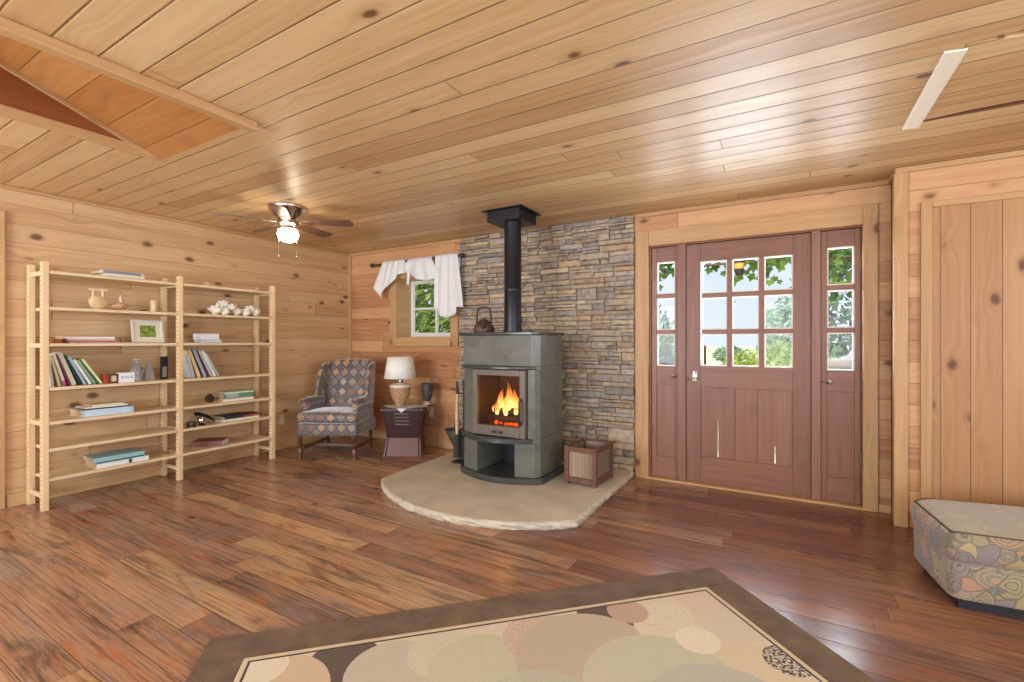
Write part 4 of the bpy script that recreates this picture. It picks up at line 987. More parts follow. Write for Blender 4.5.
# ------------------------------------------------------------------ things on the shelves
PAGE = plain('page_block', (222, 206, 172), .8, var=.06)
TAN = plain('aged_page_block', (196, 160, 112), .8, var=.1)
_bm = {}
def bmat(c):
    if c not in _bm: _bm[c] = plain('book_cover_%d' % len(_bm), c, .45, var=.06)
    return _bm[c]
def bookmesh(t, d, h, pg=None, band=None):
    """upright book: thickness t along y, depth d along -x (spine at x=0), height h; cover boards, spine, pages"""
    mb = MB(); c = .0022
    mb.box(-d, 0, 0, c, 0, h); mb.box(-d, 0, t - c, t, 0, h); mb.box(-c, 0, c, t - c, 0, h)
    mb.mi = 1; mb.box(-d + .005, -c, c, t - c, .003, h - .003)
    if band:
        mb.mi = 2; mb.box(-.001, .0006, .0005, t - .0005, h * band[0], h * band[1])
    return mb
def book_up(y, z, ang, t, d, h, col, label, x=-4.62, group=None, band=None, bcol=(240, 236, 226)):
    mb = bookmesh(t, d, h, band=band); o = mb.build('book', [bmat(col), PAGE] + ([bmat(bcol)] if band else []))
    o.location = (x, y, z + .0006); o.rotation_euler = (ang, 0, 0); return tag(o, label, 'book', group)
def lean_row(y, z, items, group, x=-4.625, tk=.82):
    prev = None; items = [(q[0], q[1] * tk) + tuple(q[2:]) for q in items]
    for (a, t, d, h, col, label, band) in items:
        a = math.radians(a)
        if prev:
            py, pa, pt, ph = prev
            ty = py - ph * math.sin(pa) + pt * math.cos(pa); tz = ph * math.cos(pa) + pt * math.sin(pa)
            zt = h * math.cos(a); rb = py + pt / math.cos(pa)
            y = max(rb, ty + tz * math.tan(a) if zt >= tz else rb - zt * math.tan(pa) + h * math.sin(a)) + .0012
        book_up(y, z, a, t, d, h, col, label, x, group, band)
        prev = (y, a, t, h)
    return prev
def book_flat(x, y, z, ln, d, t, col, label, group, rz=0.0, pages=None, band=None, bcol=(240, 236, 226)):
    """lying book, spine to the front, its length along y; (x, y) is the near left corner of the spine"""
    mb = bookmesh(t, d, ln, band=band)
    mb.xf(Matrix.Rotation(PI / 2, 4, 'X')); mb.xf(Matrix.Scale(-1, 4, (0, 1, 0)))
    o = mb.build('book', [bmat(col), pages or PAGE] + ([bmat(bcol)] if band else [])); o.location = (x, y, z + .0006); o.rotation_euler = (0, 0, rz)
    return tag(o, label, 'book', group)
S = SH
# left bay, fourth shelf: leaning row
end = lean_row(1.238, S[3], [
    (6, .018, .16, .20, (206, 208, 206), 'pale grey book, first at the left of the leaning row in the left bay', None),
    (12, .018, .17, .235, (222, 212, 150), 'pale yellow slim book leaning in the left bay row, second from left', None),
    (15, .020, .18, .245, (232, 230, 222), 'white book with a magenta foot leaning in the left bay row', (.0, .16)),
    (18, .012, .18, .245, (120, 50, 66), 'thin maroon book between white and sage books in the left bay row', None),
    (19, .032, .19, .255, (206, 208, 186), 'thick pale sage book, the widest in the left bay leaning row', None),
    (22, .018, .18, .24, (30, 48, 44), 'black-green book leaning right of the thick sage one, left bay', None),
    (24, .020, .18, .235, (158, 186, 198), 'light blue book leaning right of the black-green one, left bay', None),
    (27, .020, .16, .215, (228, 232, 232), 'bluish-white book in the right half of the left bay leaning row', None),
    (29, .018, .16, .215, (142, 164, 130), 'sage green book just left of the dark green one, left bay row', None),
    (30, .012, .16, .225, (56, 108, 72), 'dark green thin book second from right in the left bay row', None),
    (31, .018, .16, .225, (226, 222, 164), 'pale yellow book, rightmost of the leaning row in the left bay', None)], 'books leaning in the left bay')
for o in list(COL.objects):
    if o.get('label', '').startswith('white book with a magenta'): o.data.materials[2] = bmat((196, 60, 120))
ye = end[0] + .022
def simple(name, mb, mats, loc, label, cat, rz=0, group=None, **k):
    o = mb.build(name, mats, **k); o.location = loc; o.rotation_euler = (0, 0, rz); return tag(o, label, cat, group)
mb = MB(); mb.box(-.07, 0, 0, .028, 0, .075); simple('small_box', mb, plain('rust_card', (150, 62, 36), .6), (-4.60, ye - .006, S[3] + .0006), 'small rust-red box at the foot of the leaning books, left bay', 'box', bevel=.002)
e = empty('desk_block', (-4.60, ye + .026, S[3] + .0006), 0, 'small dark-framed block with a pale face, left of the white printed box', 'ornament')
mb = MB(); mb.box(-.03, 0, 0, .055, 0, .075); mb.build('frame', M['turn'], e, bevel=.003); mb = MB(); mb.box(-.0002, .001, .012, .043, .015, .06); mb.build('face', plain('pale_face', (206, 190, 160), .6), e)
e = empty('printed_box', (-4.60, ye + .086, S[3] + .0006), .0, 'small white box with pale blue scribbled lettering on its front, left bay', 'box')
mb = MB(); mb.box(-.05, 0, 0, .105, 0, .08); mb.build('carton', plain('white_card', (232, 236, 240), .5, var=.02), e, bevel=.002)
mb = MB(); r5 = random.Random(5); p = []
for i in range(15): p.append((.0012, .014 + i * .0056, .04 + .014 * math.sin(i * 1.9) * (1 if i % 3 else .3)))
mb.tube(p, .0022, 5); mb.build('scribble', plain('blue_grey_ink', (120, 150, 176), .6), e)
# crystal decanter and glass pyramid
gl = NT('cut_glass'); gl.set(color=lin((226, 232, 240)), rough=.05, trans=.85, ior=1.45); CG = gl.mat
yd = 1.765
mb = MB(); mb.lathe([(.040, 0), (.044, .01), (.046, .09), (.03, .13), (.016, .15), (.016, .165), (.024, .17), (.024, .185), (.004, .195)], n=10)
simple('glass_decanter', mb, CG, (-4.65, yd, S[3] + .0008), 'faceted clear glass decanter on the fourth shelf of the left bay', 'decanter')
mb = MB(); mb.hexa([(-.04, -.035, 0), (.04, -.035, 0), (.04, .035, 0), (-.04, .035, 0), (-.008, -.008, .165), (.008, -.008, .165), (.008, .008, .165), (-.008, .008, .165)])
simple('glass_pyramid', mb, CG, (-4.66, yd + .09, S[3] + .0008), 'clear glass pyramid ornament right of the glass decanter', 'ornament', bevel=.003)
e = empty('photo_frame', (-4.70, 1.96, S[3] + .0006), math.radians(8), 'small black picture frame half hidden behind the middle front post', 'picture frame')
mb = MB(); mb.box(-.012, 0, 0, .06, 0, .20); mb.build('frame', M['black'], e, bevel=.002); mb = MB(); mb.box(.0001, .0012, .012, .048, .02, .11); mb.build('picture', plain('grey_print', (150, 146, 142), .5), e)
# left bay, top shelf: two thin books lying with pale covers
book_flat(-4.545, 1.52, S[0], .26, .22, .02, (226, 214, 190), 'cream thin book lying on top of the left bay, lower of two', 'books on the very top', .0)
book_flat(-4.55, 1.505, S[0] + .0212, .27, .22, .022, (206, 204, 198), 'pale book with a blue-grey spine lying on top of the left bay, upper of two', 'books on the very top', .02, band=(.03, .95), bcol=(128, 136, 150))
# second shelf: round flask, shell, candle
e = empty('round_flask', (-4.64, 1.51, S[1] + .0006), PI / 2, 'flat round wooden flask with two necks joined by a bar, second shelf', 'vase')
FW = plain('pale_turned_wood', (222, 190, 144), .5, var=.12)
mb = MB(); pr = [(max(.0005, .06 * math.sin(PI * i / 16)), 0.056 - .056 * math.cos(PI * i / 16)) for i in range(17)]
mb.lathe([(r, z) for r, z in pr], n=32, sy=.42); mb.build('body', FW, e, smooth=True)
for s in (-1, 1):
    mb = MB(); mb.lathe([(.014, .085), (.009, .115), (.010, .148)], (s * .03, 0, 0), 12); mb.build('neck', FW, e, smooth=True)
mb = MB(); mb.box(-.056, .056, -.012, .012, .1482, .16); mb.build('bar', plain('bleached_wood', (240, 218, 180), .5), e, bevel=.003)
e = empty('sea_shell', (-4.66, 1.645, S[1] + .0006), PI / 2, 'brown and white sea shell with a pointed spire right of the wooden flask', 'shell')
mb = MB(); mb.lathe([(.004, -.055), (.022, -.04), (.034, -.01), (.036, .01), (.026, .03), (.018, .042), (.02, .046), (.01, .056), (.003, .07)], n=20); mb.xf(Matrix.Translation((0, 0, .036)) @ Matrix.Rotation(PI / 2, 4, 'Y')); mb.build('whorl', plain('mottled_shell', (192, 146, 104), .35, var=.4, nscale=40), e, smooth=True)
mb = MB(); mb.lathe([(.03, .0), (.03, .02), (.012, .04), (.008, .075), (.001, .1)], (.015, 0, .03), 14); mb.build('spire', plain('white_shell', (236, 224, 206), .35), e, smooth=True)
e = empty('pillar_candle', (-4.68, 1.90, S[1] + .0006), 0, 'pale pillar candle at the right end of the second shelf, left bay', 'candle')
mb = MB(); mb.lathe([(.024, 0), (.025, .004), (.025, .096), (.022, .1)], n=20); mb.build('wax', plain('cream_wax', (226, 198, 152), .45), e, smooth=True)
mb = MB(); mb.tube([(0, 0, .098), (.001, 0, .108)], .0012, 5); mb.build('wick', M['black'], e)
# third shelf: long stack, frame
z = S[2]
for i, (t, ln, y, c, lb) in enumerate(((.008, .38, 1.345, (196, 150, 110), 'thin tan booklet at the bottom of the third shelf stack, left bay'),
                                      (.012, .31, 1.335, (178, 110, 140), 'thin mauve book low in the third shelf stack, left bay'),
                                      (.012, .29, 1.33, (218, 190, 178), 'thin pinkish book in the middle of the third shelf stack, left bay'),
                                      (.014, .30, 1.315, (240, 236, 230), 'white book topping the third shelf stack, left bay'))):
    book_flat(-4.64, y, z, ln, .2, t, c, lb, 'stack on the third shelf', 0, TAN); z += t + .001
mb = MB(); mb.box(-.13, 0, 0, .055, 0, .035); simple('small_box', mb, plain('russet_card', (158, 84, 44), .6), (-4.66, 1.25, S[2] + .0006), 'small russet box left of the third shelf stack, next to the post', 'box', bevel=.002)
e = empty('photo_frame', (-4.70, 1.755, S[2] + .0032), 0, 'silver-white photo frame with a wide mat around a green leaf picture', 'picture frame')
Rf = Matrix.Rotation(math.radians(-9), 4, 'Y')
fs = plain('silver_white_frame', (224, 218, 206), .35, var=.03)
mb = MB(); w, h, b = .235, .195, .02
for q in ((0, b, 0, h), (w - b, w, 0, h), (b, w - b, 0, b), (b, w - b, h - b, h)): mb.box(-.016, 0, q[0], q[1], q[2], q[3])
mb.xf(Rf); mb.build('frame', fs, e, bevel=.003)
mb = MB(); mb.box(-.012, -.008, b, w - b, b, h - b); mb.xf(Rf); mb.build('mat', plain('cream_mat', (226, 216, 196), .7, var=.02), e)
mb = MB(); mb.box(-.0078, -.0066, .06, w - .06, .05, h - .045); mb.xf(Rf)
gm = NT('leaf_photo'); nn = gm.noise(gm.obj(), 22, 3, .5, 1.5); gm.set(color=gm.ramp(nn, [(.3, lin((60, 84, 30))), (.5, lin((110, 140, 52))), (.7, lin((176, 196, 96)))]), rough=.3); mb.build('picture', gm.mat, e)
mb = MB(); mb.hexa([(-.10, w / 2 - .03, .001), (-.02, w / 2 - .03, .001), (-.02, w / 2 + .03, .001), (-.10, w / 2 + .03, .001), (-.05, w / 2 - .03, .13), (-.04, w / 2 - .03, .13), (-.04, w / 2 + .03, .13), (-.05, w / 2 + .03, .13)]); mb.build('easel_back', M['black'], e)
# fifth shelf stack (left bay)
z = S[4]
for t, ln, y, c, lb, d, x in ((.050, .33, 1.40, (172, 198, 218), 'thick pale blue book at the bottom of the fifth shelf stack', .24, -4.61),
                              (.010, .29, 1.41, (58, 52, 48), 'dark slim book in the middle of the fifth shelf stack', .25, -4.615),
                              (.010, .27, 1.42, (236, 236, 232), 'white slim book near the top of the fifth shelf stack', .2, -4.605),
                              (.012, .20, 1.47, (228, 216, 176), 'small cream book on top of the fifth shelf stack', .15, -4.62)):
    book_flat(x, y, z, ln, d, t, c, lb, 'stack on the fifth shelf', 0, TAN, band=(.06, .94) if t > .04 else None, bcol=(196, 216, 232)); z += t + .001
# bottom shelf stack (left bay)
z = S[6]
for t, ln, y, c, lb, x in ((.032, .34, 1.49, (226, 230, 232), 'white book with dark spots on its spine, lowest on the bottom shelf', -4.60),
                           (.010, .30, 1.50, (60, 110, 112), 'thin dark teal book in the middle of the bottom shelf stack', -4.605),
                           (.032, .33, 1.475, (150, 196, 198), 'pale teal book topping the stack on the bottom shelf, left bay', -4.61)):
    book_flat(x, y, z, ln, .23, t, c, lb, 'stack on the bottom shelf', 0, TAN, band=(.60, .66) if ln > .335 else None, bcol=(50, 60, 76)); z += t + .001
# right bay: block on top, flowers, white box
mb = MB(); mb.box(-.04, .04, -.07, .07, 0, .022); mb.box(-.03, .03, -.06, -.02, .022, .05); simple('wooden_block', mb, FW, (-4.72, 2.37, S[0] + .0006), 'small stepped wooden block lying on top of the right bay', 'block', bevel=.002)
e = empty('flower_bunch', (-4.66, 2.58, S[1] + .0006), 0, 'bunch of white artificial roses with green leaves lying on the right bay', 'flowers')
wr = plain('white_petal', (250, 242, 226), .6, var=.04); gr = plain('leaf_green', (122, 136, 78), .6, var=.2)
for (dx, dy, dz, r) in ((.03, -.20, .055, .052), (.0, -.12, .11, .046), (.05, -.13, .04, .042), (.03, -.06, .08, .044), (.04, -.01, .045, .04), (.05, .07, .042, .044), (.02, .13, .075, .046), (.05, .17, .05, .04), (-.02, -.08, .05, .042)):
    mb = MB(); c = Vector((dx, dy, dz)); rr = random.Random(int(dy * 1000))
    r *= 1.1; mb.ball(c, r * .6, None, None, 10, 6)
    for k in range(9):
        a = k * 2.4; ti = .35 + .06 * k; R = Matrix.Translation(c) @ Matrix.Rotation(a, 4, 'Z') @ Matrix.Rotation(ti, 4, 'Y')
        def pet(u, v, R=R, r=r, k=k):
            th = (u - .5) * 1.9; rad = r * (.5 + .055 * k); z = (v - .45) * r * 1.5
            return R @ Vector((rad * math.cos(th) * (.8 + .25 * v), rad * math.sin(th) * (1 - .5 * abs(v - .5)), z))
        mb.grid(pet, 5, 4)
    for v in mb.bm.verts: v.co.z = max(v.co.z, .001)
    mb.build('rose', wr, e, smooth=True)
mb = MB()
for k in range(14):
    a = k * 1.7; y0 = -.22 + k * .03; R = Matrix.Translation((.01 + .02 * math.sin(a), y0, .03 + .02 * (k % 3))) @ Matrix.Rotation(a, 4, 'Z') @ Matrix.Rotation(.3, 4, 'Y')
    mb.grid(lambda u, v: R @ Vector((u * .06, (v - .5) * .03 * math.sin(PI * min(.97, u + .05)), .01 * math.sin(PI * u) + abs(v - .5) * .01)), 5, 2)
for v in mb.bm.verts: v.co.z = max(v.co.z, .001)
mb.build('leaves', gr, e, smooth=True)
mb = MB(); mb.tube([(-.02, -.2, .012), (-.03, 0, .012), (-.02, .24, .012)], .004, 6); mb.build('stem', gr, e)
e = empty('white_box', (-4.65, 2.262, S[2] + .0006), 0, 'white lidded paper box on the third shelf of the right bay', 'box')
wc = plain('white_paper', (234, 236, 242), .55, var=.02)
mb = MB(); mb.box(-.13, 0, 0, .18, 0, .03); mb.build('tray', plain('grey_white_paper', (206, 210, 220), .55, var=.02), e, bevel=.002); mb = MB(); mb.box(-.128, -.004, -.012, .16, .031, .085); mb.build('lid', wc, e, bevel=.003)
# right bay, fourth shelf row
lean_row(2.175, S[3], [
    (13, .028, .17, .215, (196, 204, 204), 'pale blue-grey book, first of the leaning row in the right bay', None),
    (19, .030, .18, .265, (226, 204, 146), 'cream-yellow book, second in the leaning row in the right bay', None),
    (20, .012, .18, .275, (40, 58, 50), 'thin black-green book right of the cream-yellow one, right bay', None),
    (21, .030, .18, .275, (168, 172, 190), 'pale violet-blue book in the middle of the right bay row', None),
    (23, .018, .17, .255, (84, 52, 66), 'dark plum book right of the violet-blue one, right bay', None),
    (24, .024, .18, .27, (188, 186, 182), 'grey book right of the dark plum one, right bay', None),
    (25, .028, .18, .265, (222, 226, 230), 'white book second from the right in the right bay row', None),
    (27, .014, .16, .25, (206, 200, 178), 'thin cream book, rightmost of the right bay leaning row', None)], 'books leaning in the right bay')
# fifth shelf right bay
z = S[4]
for t, ln, y, c, lb in ((.022, .30, 2.435, (230, 226, 220), 'white book at the bottom of the green stack, right bay'), (.012, .27, 2.445, (190, 140, 128), 'thin pinkish book second from the bottom of the green stack'),
                        (.036, .29, 2.44, (92, 142, 116), 'green book, thickest of the stack on the right bay'), (.014, .28, 2.455, (210, 222, 208), 'pale mint book on top of the green stack, right bay')):
    book_flat(-4.615, y, z, ln, .2, t, c, lb, 'green stack in the right bay', 0, TAN, band=(.1, .5) if t > .03 else None, bcol=(150, 186, 160)); z += t + .001
e = empty('pine_cone', (-4.70, 2.36, S[4] + .0006), 0, 'small dark knobbly ornament left of the green book stack', 'ornament')
mb = MB()
for k in range(60):
    a = k * 2.4; zz = .004 + k * .0011; r = .034 * math.sin(PI * min(.96, .18 + zz / .085)); mb.ball((r * math.cos(a), r * math.sin(a), zz + .008), .009, .009, .006, 6, 4)
mb.lathe([(.02, .002), (.03, .03), (.02, .06), (.004, .075)], n=10); mb.build('cone', plain('dark_cone_brown', (76, 54, 42), .7, var=.3), e, smooth=True)
# sixth shelf right bay
e = empty('chrome_ornament', (-4.63, 2.255, S[5] + .0006), 0, 'shiny chrome ball ornament on a dark base, sixth shelf of the right bay', 'ornament')
mb = MB(); mb.lathe([(.03, 0), (.032, .006), (.02, .012)], n=20); mb.build('base', M['black'], e, smooth=True)
mb = MB(); mb.ball((0, 0, .048), .038, n=24, m=14); mb.build('ball', plain('chrome', (214, 214, 222), .08, 1.0, var=.02), e, smooth=True)
mb = MB(); mb.tube([(-.02, .01, .08), (-.05, .02, .10), (-.06, .06, .085), (-.05, .12, .06), (-.04, .16, .03), (-.03, .18, .008)], [.006, .014, .018, .016, .012, .006], 8)
for v in mb.bm.verts: v.co.z = max(v.co.z, .001)
o = mb.build('dark_strap', M['black'], smooth=True); o.location = (-4.70, 2.24, S[5] + .0006); tag(o, 'curved black strap lying behind the chrome ball ornament', 'strap')
e = empty('round_tin', (-4.625, 2.165, S[5] + .0006), 0, 'small dark round tin left of the chrome ball, beside the middle post', 'tin')
mb = MB(); mb.lathe([(.035, 0), (.036, .03)], n=24); mb.build('body', plain('dark_tin', (70, 62, 56), .4, .5), e, smooth=True); mb = MB(); mb.lathe([(.038, .0305), (.038, .04), (.03, .046)], n=24); mb.build('lid', plain('grey_tin_lid', (112, 104, 98), .35, .6), e, smooth=True)
z = S[5]
for t, ln, y, c, lb in ((.022, .36, 2.43, (226, 218, 200), 'cream book at the bottom of the dark stack, sixth shelf right bay'), (.020, .36, 2.455, (56, 58, 54), 'black book with a red end, upper in the dark stack, right bay'),):
    book_flat(-4.615, y, z, ln, .2, t, c, lb, 'dark stack in the right bay', 0, None, band=(.5, .95) if t < .021 else None, bcol=(160, 78, 66)); z += t + .001
book_flat(-4.63, 2.44, z, .26, .18, .008, (44, 44, 46), 'thin black booklet on top of the dark stack, right bay', 'dark stack in the right bay')
e = book_flat(-4.765, 2.23, S[6], .26, .17, .05, (112, 62, 48), 'thick red-brown book with white page edges lying alone on the lowest right shelf', None, math.radians(-48), plain('white_pages', (236, 232, 228), .7, var=.03))

# ------------------------------------------------------------------ outside
GR = NT('mown_grass'); nn = GR.noise(GR.pos(), 3, 4); GR.set(color=GR.ramp(nn, [(.3, lin((196, 204, 150))), (.7, lin((220, 224, 180)))]), rough=.9)
mb = MB(); mb.grid(lambda u, v: (-45 + 90 * u, YB + .29 + 60 * v, -.25 + .9 * max(0, v - .15)), 10, 10); struct(mb.build('lawn', GR.mat))
def leaves(mb, c, R, n, sz, seed, shell=.55):
    rr = random.Random(seed)
    for i in range(n):
        d = Vector((rr.gauss(0, 1), rr.gauss(0, 1), rr.gauss(0, 1))).normalized(); k = rr.uniform(shell, 1) * (1 + .18 * mnoise.noise(d * 2.2 + Vector((seed, 0, 0))))
        p = Vector((c[0] + d.x * R[0] * k, c[1] + d.y * R[1] * k, c[2] + d.z * R[2] * k))
        a = Vector((rr.gauss(0, 1), rr.gauss(0, 1), rr.gauss(0, 1))).normalized(); b = a.orthogonal().normalized(); q = a.cross(b); s = sz * rr.uniform(.6, 1.2)
        v = [mb.v(p - b * s), mb.v(p + q * s * .5 + a * s * .15), mb.v(p + b * s), mb.v(p - q * s * .5 + a * s * .15)]; mb.f([v[0], v[1], v[2]]); mb.f([v[0], v[2], v[3]])
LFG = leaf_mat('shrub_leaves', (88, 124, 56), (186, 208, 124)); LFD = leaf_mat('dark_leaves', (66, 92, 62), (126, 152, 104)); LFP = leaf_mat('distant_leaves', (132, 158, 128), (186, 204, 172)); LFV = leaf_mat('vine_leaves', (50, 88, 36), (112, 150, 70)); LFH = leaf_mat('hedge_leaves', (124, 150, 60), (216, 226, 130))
BK = plain('bark', (104, 86, 70), .9, var=.2)
def plant(name, loc, R, zc, n, sz, mat, label, cat, seed, trunk=None, group=None):
    e = empty(name, loc, 0, label, cat, group)
    mb = MB(); leaves(mb, (0, 0, zc), R, n, sz, seed)
    mb.build('foliage', mat, e, recalc=False)
    t = trunk or zc; mb = MB()
    mb.tube([(0, 0, -.02), (.05, 0, t * .5), (0, 0, t)], [.05 * R[2], .04 * R[2], .015], 7)
    for k in range(5):
        a = k * 1.3; mb.tube([(0, 0, t * .6), (R[0] * .5 * math.cos(a), R[1] * .5 * math.sin(a), t + R[2] * .3 * math.sin(k))], [.02 * R[2], .008], 5)
    mb.build('trunk', BK, e, smooth=True); return e
plant('shrub', (-5.6, 7.1, -.25), (1.9, 1.0, 2.2), 1.85, 6500, .11, LFG, 'bright green leafy shrub filling the small window beside the stove', 'shrub', 3)
plant('hedge_bush', (.06, 8.6, -.25), (.66, .6, .66), .82, 2600, .05, LFH, 'yellow-green rounded bush low in the right column of door panes', 'bush', 4)
plant('hedge_bush', (-.62, 10.2, -.25), (.58, .5, .58), .68, 1900, .05, LFH, 'yellow-green bush low in the middle column of door panes', 'bush', 5)
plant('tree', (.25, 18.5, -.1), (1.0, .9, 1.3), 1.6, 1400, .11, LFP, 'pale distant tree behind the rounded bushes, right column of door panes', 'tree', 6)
plant('tree', (-4.1, 16.0, -.1), (1.0, .9, 1.35), 1.3, 1600, .10, LFD, 'mid-green tree seen through the left side door', 'tree', 7)
plant('tree', (1.0, 10.2, -.25), (1.0, .9, 1.9), 1.9, 2600, .09, LFD, 'dark leafy tree seen through the right side door', 'tree', 8)
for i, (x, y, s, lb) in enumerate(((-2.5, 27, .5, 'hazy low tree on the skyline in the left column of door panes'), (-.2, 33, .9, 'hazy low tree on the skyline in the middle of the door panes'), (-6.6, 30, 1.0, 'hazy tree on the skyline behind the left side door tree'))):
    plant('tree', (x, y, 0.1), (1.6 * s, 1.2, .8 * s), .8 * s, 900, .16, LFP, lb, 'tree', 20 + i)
# vine on a wire across the porch
e = empty('grape_vine', (-.4, 5.45, 2.03), 0, 'leafy grape vine trained along a wire above the entrance, seen through the top panes', 'vine')
mb = MB(); mb.tube([(-1.6, 0, .03), (-.6, 0, .0), (.0, 0, .02), (.5, .0, -.02), (1.6, 0, .02)], .012, 7); mb.build('hanging_stem', BK, e, smooth=True)
mb = MB(); rr = random.Random(12)
def vleaf(p, s):
    a = Vector((rr.uniform(-.5, .5), -1, rr.uniform(-.3, .5))).normalized(); b = Vector((rr.uniform(-.5, .5), 0, -1)); b = (b - a * b.dot(a)).normalized(); q = a.cross(b); c = mb.v(p)
    out = []
    for k, r in enumerate((.30, .72, .55, .95, .62, 1.1, .62, .95, .55, .72)):
        t = 2 * PI * k / 10 - PI; out.append(mb.v(p + (b * math.cos(t) * r + q * math.sin(t) * r) * s + a * s * .1 * (k % 2)))
    for k in range(10): mb.f([c, out[k], out[(k + 1) % 10]])
for i in range(420):
    x = rr.uniform(-1.5, 1.5); dens = .5 + .5 * math.sin(x * 5.3 + 1); 
    if rr.random() > .35 + .65 * dens: continue
    vleaf(Vector((x, rr.uniform(-.12, .12), .12 - abs(rr.gauss(0, .13)) * (.5 + dens))), rr.uniform(.035, .062))
for i in range(46): vleaf(Vector((rr.uniform(.72, 1.05), rr.uniform(-.1, .1), rr.uniform(-.4, .1))), rr.uniform(.035, .06))
for i in range(16): vleaf(Vector((rr.uniform(-.98, -.84), rr.uniform(-.1, .1), rr.uniform(-.3, .12))), rr.uniform(.035, .055))
mb.build('foliage', LFV, e, recalc=False)
e = empty('hanging_lantern', (-.40, 5.25, 1.94), 0, 'small hanging lantern with an amber body, top middle door pane', 'lantern')
mb = MB(); mb.lathe([(.045, .07), (.055, .10), (.055, .14), (.02, .17)], n=16); mb.tube([(0, 0, .17), (0, 0, .5)], .003, 5); mb.build('cap', M['black'], e, smooth=True)
mb = MB(); mb.lathe([(.044, .012), (.046, .069)], n=16); mb.build('body', plain('amber', (222, 176, 78), .4), e, smooth=True)
mb = MB(); mb.lathe([(.03, -.05), (.046, -.02), (.046, .011)], n=16); mb.build('base', M['black'], e, smooth=True)
for i, (x, y, h, lb) in enumerate(((-.995, 7.0, 1.12, 'dark wooden fence post in the lower left door pane'), (-1.47, 7.0, 1.16, 'dark wooden fence post seen through the left side door'))):
    e = empty('fence_post', (x, y, -.25), 0, lb, 'post'); mb = MB(); mb.prism([(-.04, -.04), (.04, -.04), (.04, .04), (-.04, .04)], 0, h + .25); mb.build('post', plain('dark_post', (70, 62, 58), .8), e, bevel=.01)
    mb = MB(); mb.lathe([(.05, h + .25), (.05, h + .27), (.01, h + .30)], n=4); mb.build('cap', BK, e)
e = empty('garden_bench', (-1.62, 5.9, -.25), 0, 'dark garden bench edge seen low through the left side door', 'bench')
mb = MB(); mb.box(-.45, .45, -.2, .2, 1.20, 1.24); mb.build('bench_top', plain('dark_plank', (62, 56, 54), .7), e, bevel=.005)
for s in (-1, 1):
    for q in (-1, 1): mb = MB(); mb.box(s * .4 - .03, s * .4 + .03, q * .15 - .03, q * .15 + .03, 0, 1.20); mb.build('leg', BK, e, bevel=.005)
e = empty('garden_chair', (.545, 6.0, -.25), 0, 'pale shell-shaped garden seat seen through the lowest pane of the right side door', 'garden seat')
gsm = plain('pale_grey_seat', (196, 194, 188), .5)
mb = MB(); mb.lathe([(.02, 1.12), (.12, 1.15), (.19, 1.22), (.21, 1.28), (.2, 1.28), (.18, 1.225), (.11, 1.165), (.02, 1.14)], n=28, close=False); mb.build('shell', gsm, e, smooth=True)
mb = MB(); mb.prism([(-.02, 1.27), (.18, 1.27), (.16, 1.5), (.12, 1.44)], .05, .08, lambda a, b, c: (a, c, b)); mb.build('backrest', plain('white_seat_back', (228, 230, 232), .5), e, bevel=.01)
mb = MB(); mb.lathe([(.16, 0), (.15, .03), (.04, .08), (.035, 1.12)], n=18); mb.build('pedestal', BK, e, smooth=True)
mb = MB(); mb.tube([(-.3, -.3, 1.05), (.4, -.3, 1.05)], .02, 6)
mb.tube([(-.28, -.3, 0), (-.28, -.3, 1.05)], .02, 6); mb.tube([(.38, -.3, 0), (.38, -.3, 1.05)], .02, 6); o = mb.build('porch_rail', M['black'], smooth=True); o.location = (.545, 5.9, -.25); tag(o, 'dark low rail in front of the shell-shaped garden seat', 'rail')
# ------------------------------------------------------------------ camera and light
cam = bpy.data.cameras.new('camera'); co = bpy.data.objects.new('camera', cam); COL.objects.link(co)
cam.sensor_width = 36; cam.lens = 466 / 1024 * 36; cam.clip_start = .02
co.location = (0, 0, 1.22); co.rotation_euler = (PI / 2, 0, math.atan(273 / 466)); SC.camera = co

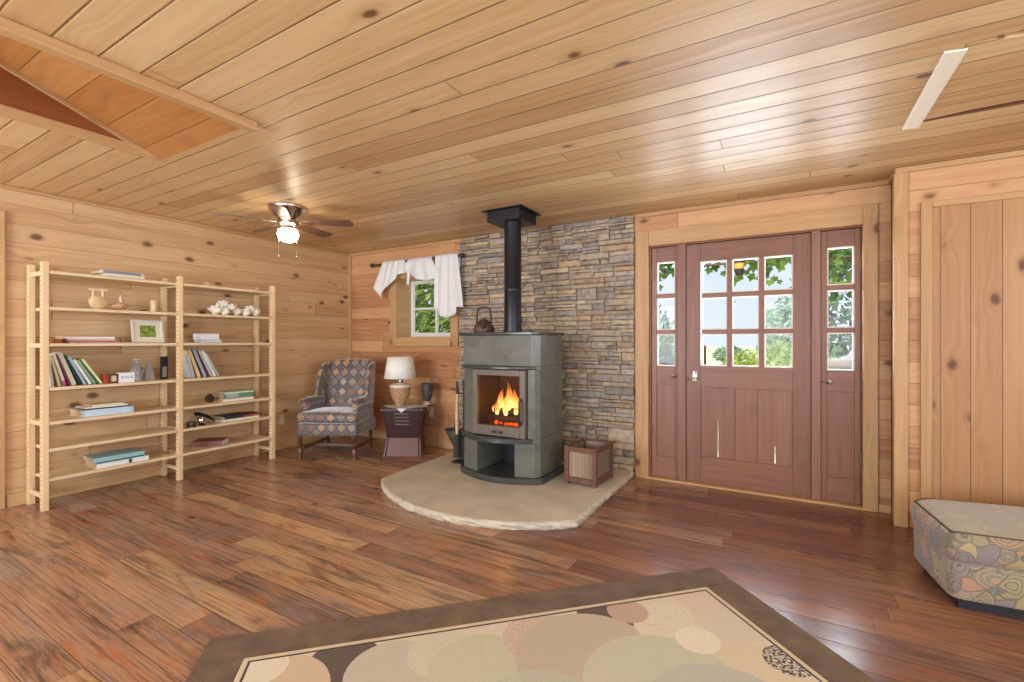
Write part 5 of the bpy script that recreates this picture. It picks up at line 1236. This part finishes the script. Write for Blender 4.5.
W = bpy.data.worlds.new('sky'); SC.world = W; W.use_nodes = True; nt = W.node_tree; bg = nt.nodes['Background']
tc = nt.nodes.new('ShaderNodeTexCoord'); sx = nt.nodes.new('ShaderNodeSeparateXYZ'); nt.links.new(tc.outputs['Generated'], sx.inputs[0])
rp = nt.nodes.new('ShaderNodeValToRGB'); nt.links.new(sx.outputs[2], rp.inputs[0]); r = rp.color_ramp
r.elements[0].position = 0.0; r.elements[0].color = (.80, .90, 1.0, 1); r.elements[1].position = .6; r.elements[1].color = (.50, .70, 1.0, 1)
nt.links.new(rp.outputs[0], bg.inputs[0]); bg.inputs[1].default_value = WORLD

def light(kind, name, loc, rot, energy, col=(1, 1, 1), size=None, size_y=None):
    l = bpy.data.lights.new(name, kind); l.energy = energy; l.color = col
    if size:
        l.shape = 'RECTANGLE'; l.size = size; l.size_y = size_y or size
    o = bpy.data.objects.new(name, l); COL.objects.link(o); o.location = loc; o.rotation_euler = rot; return o
s = light('SUN', 'sun', (0, -6, 8), (math.radians(38), 0, math.radians(-24)), SUN, (1, .95, .86)); s.data.angle = .01
light('AREA', 'added_fill_rear_left', (-2.9, YF - .05, 1.38), (PI / 2 + .45, 0, 0), LW, (.80, .90, 1), 2.5, 1.5)  # added lamp in an unseen opening, tilted up to brighten the ceiling
light('AREA', 'added_fill_rear_right', (.9, YF - .05, 1.38), (PI / 2 + .45, 0, 0), LW * .5, (.80, .90, 1), 2.5, 1.5)  # weaker added lamp beside it, also aimed upward
light('AREA', 'added_fill_right', (XR + .05, .2, 1.45), (PI / 2 + .35, 0, PI / 2), LR, (.80, .90, 1), 3.5, 1.25)  # added cool lamp filling the room from the unseen right opening
light('AREA', 'daylight_entrance', (-.28, YB + .5, 1.5), (-PI / 2 - .25, 0, 0), LD, (.80, .90, 1), 1.5, 1.0)
SC.view_settings.view_transform = 'Standard'; SC.view_settings.look = 'None'; SC.view_settings.gamma = 1; SC.view_settings.use_curve_mapping = False
SC.view_settings.exposure = EXPO
SC.cycles.use_denoising = True
SC.cycles.max_bounces = 10; SC.cycles.transparent_max_bounces = 16; SC.cycles.sample_clamp_indirect = 6
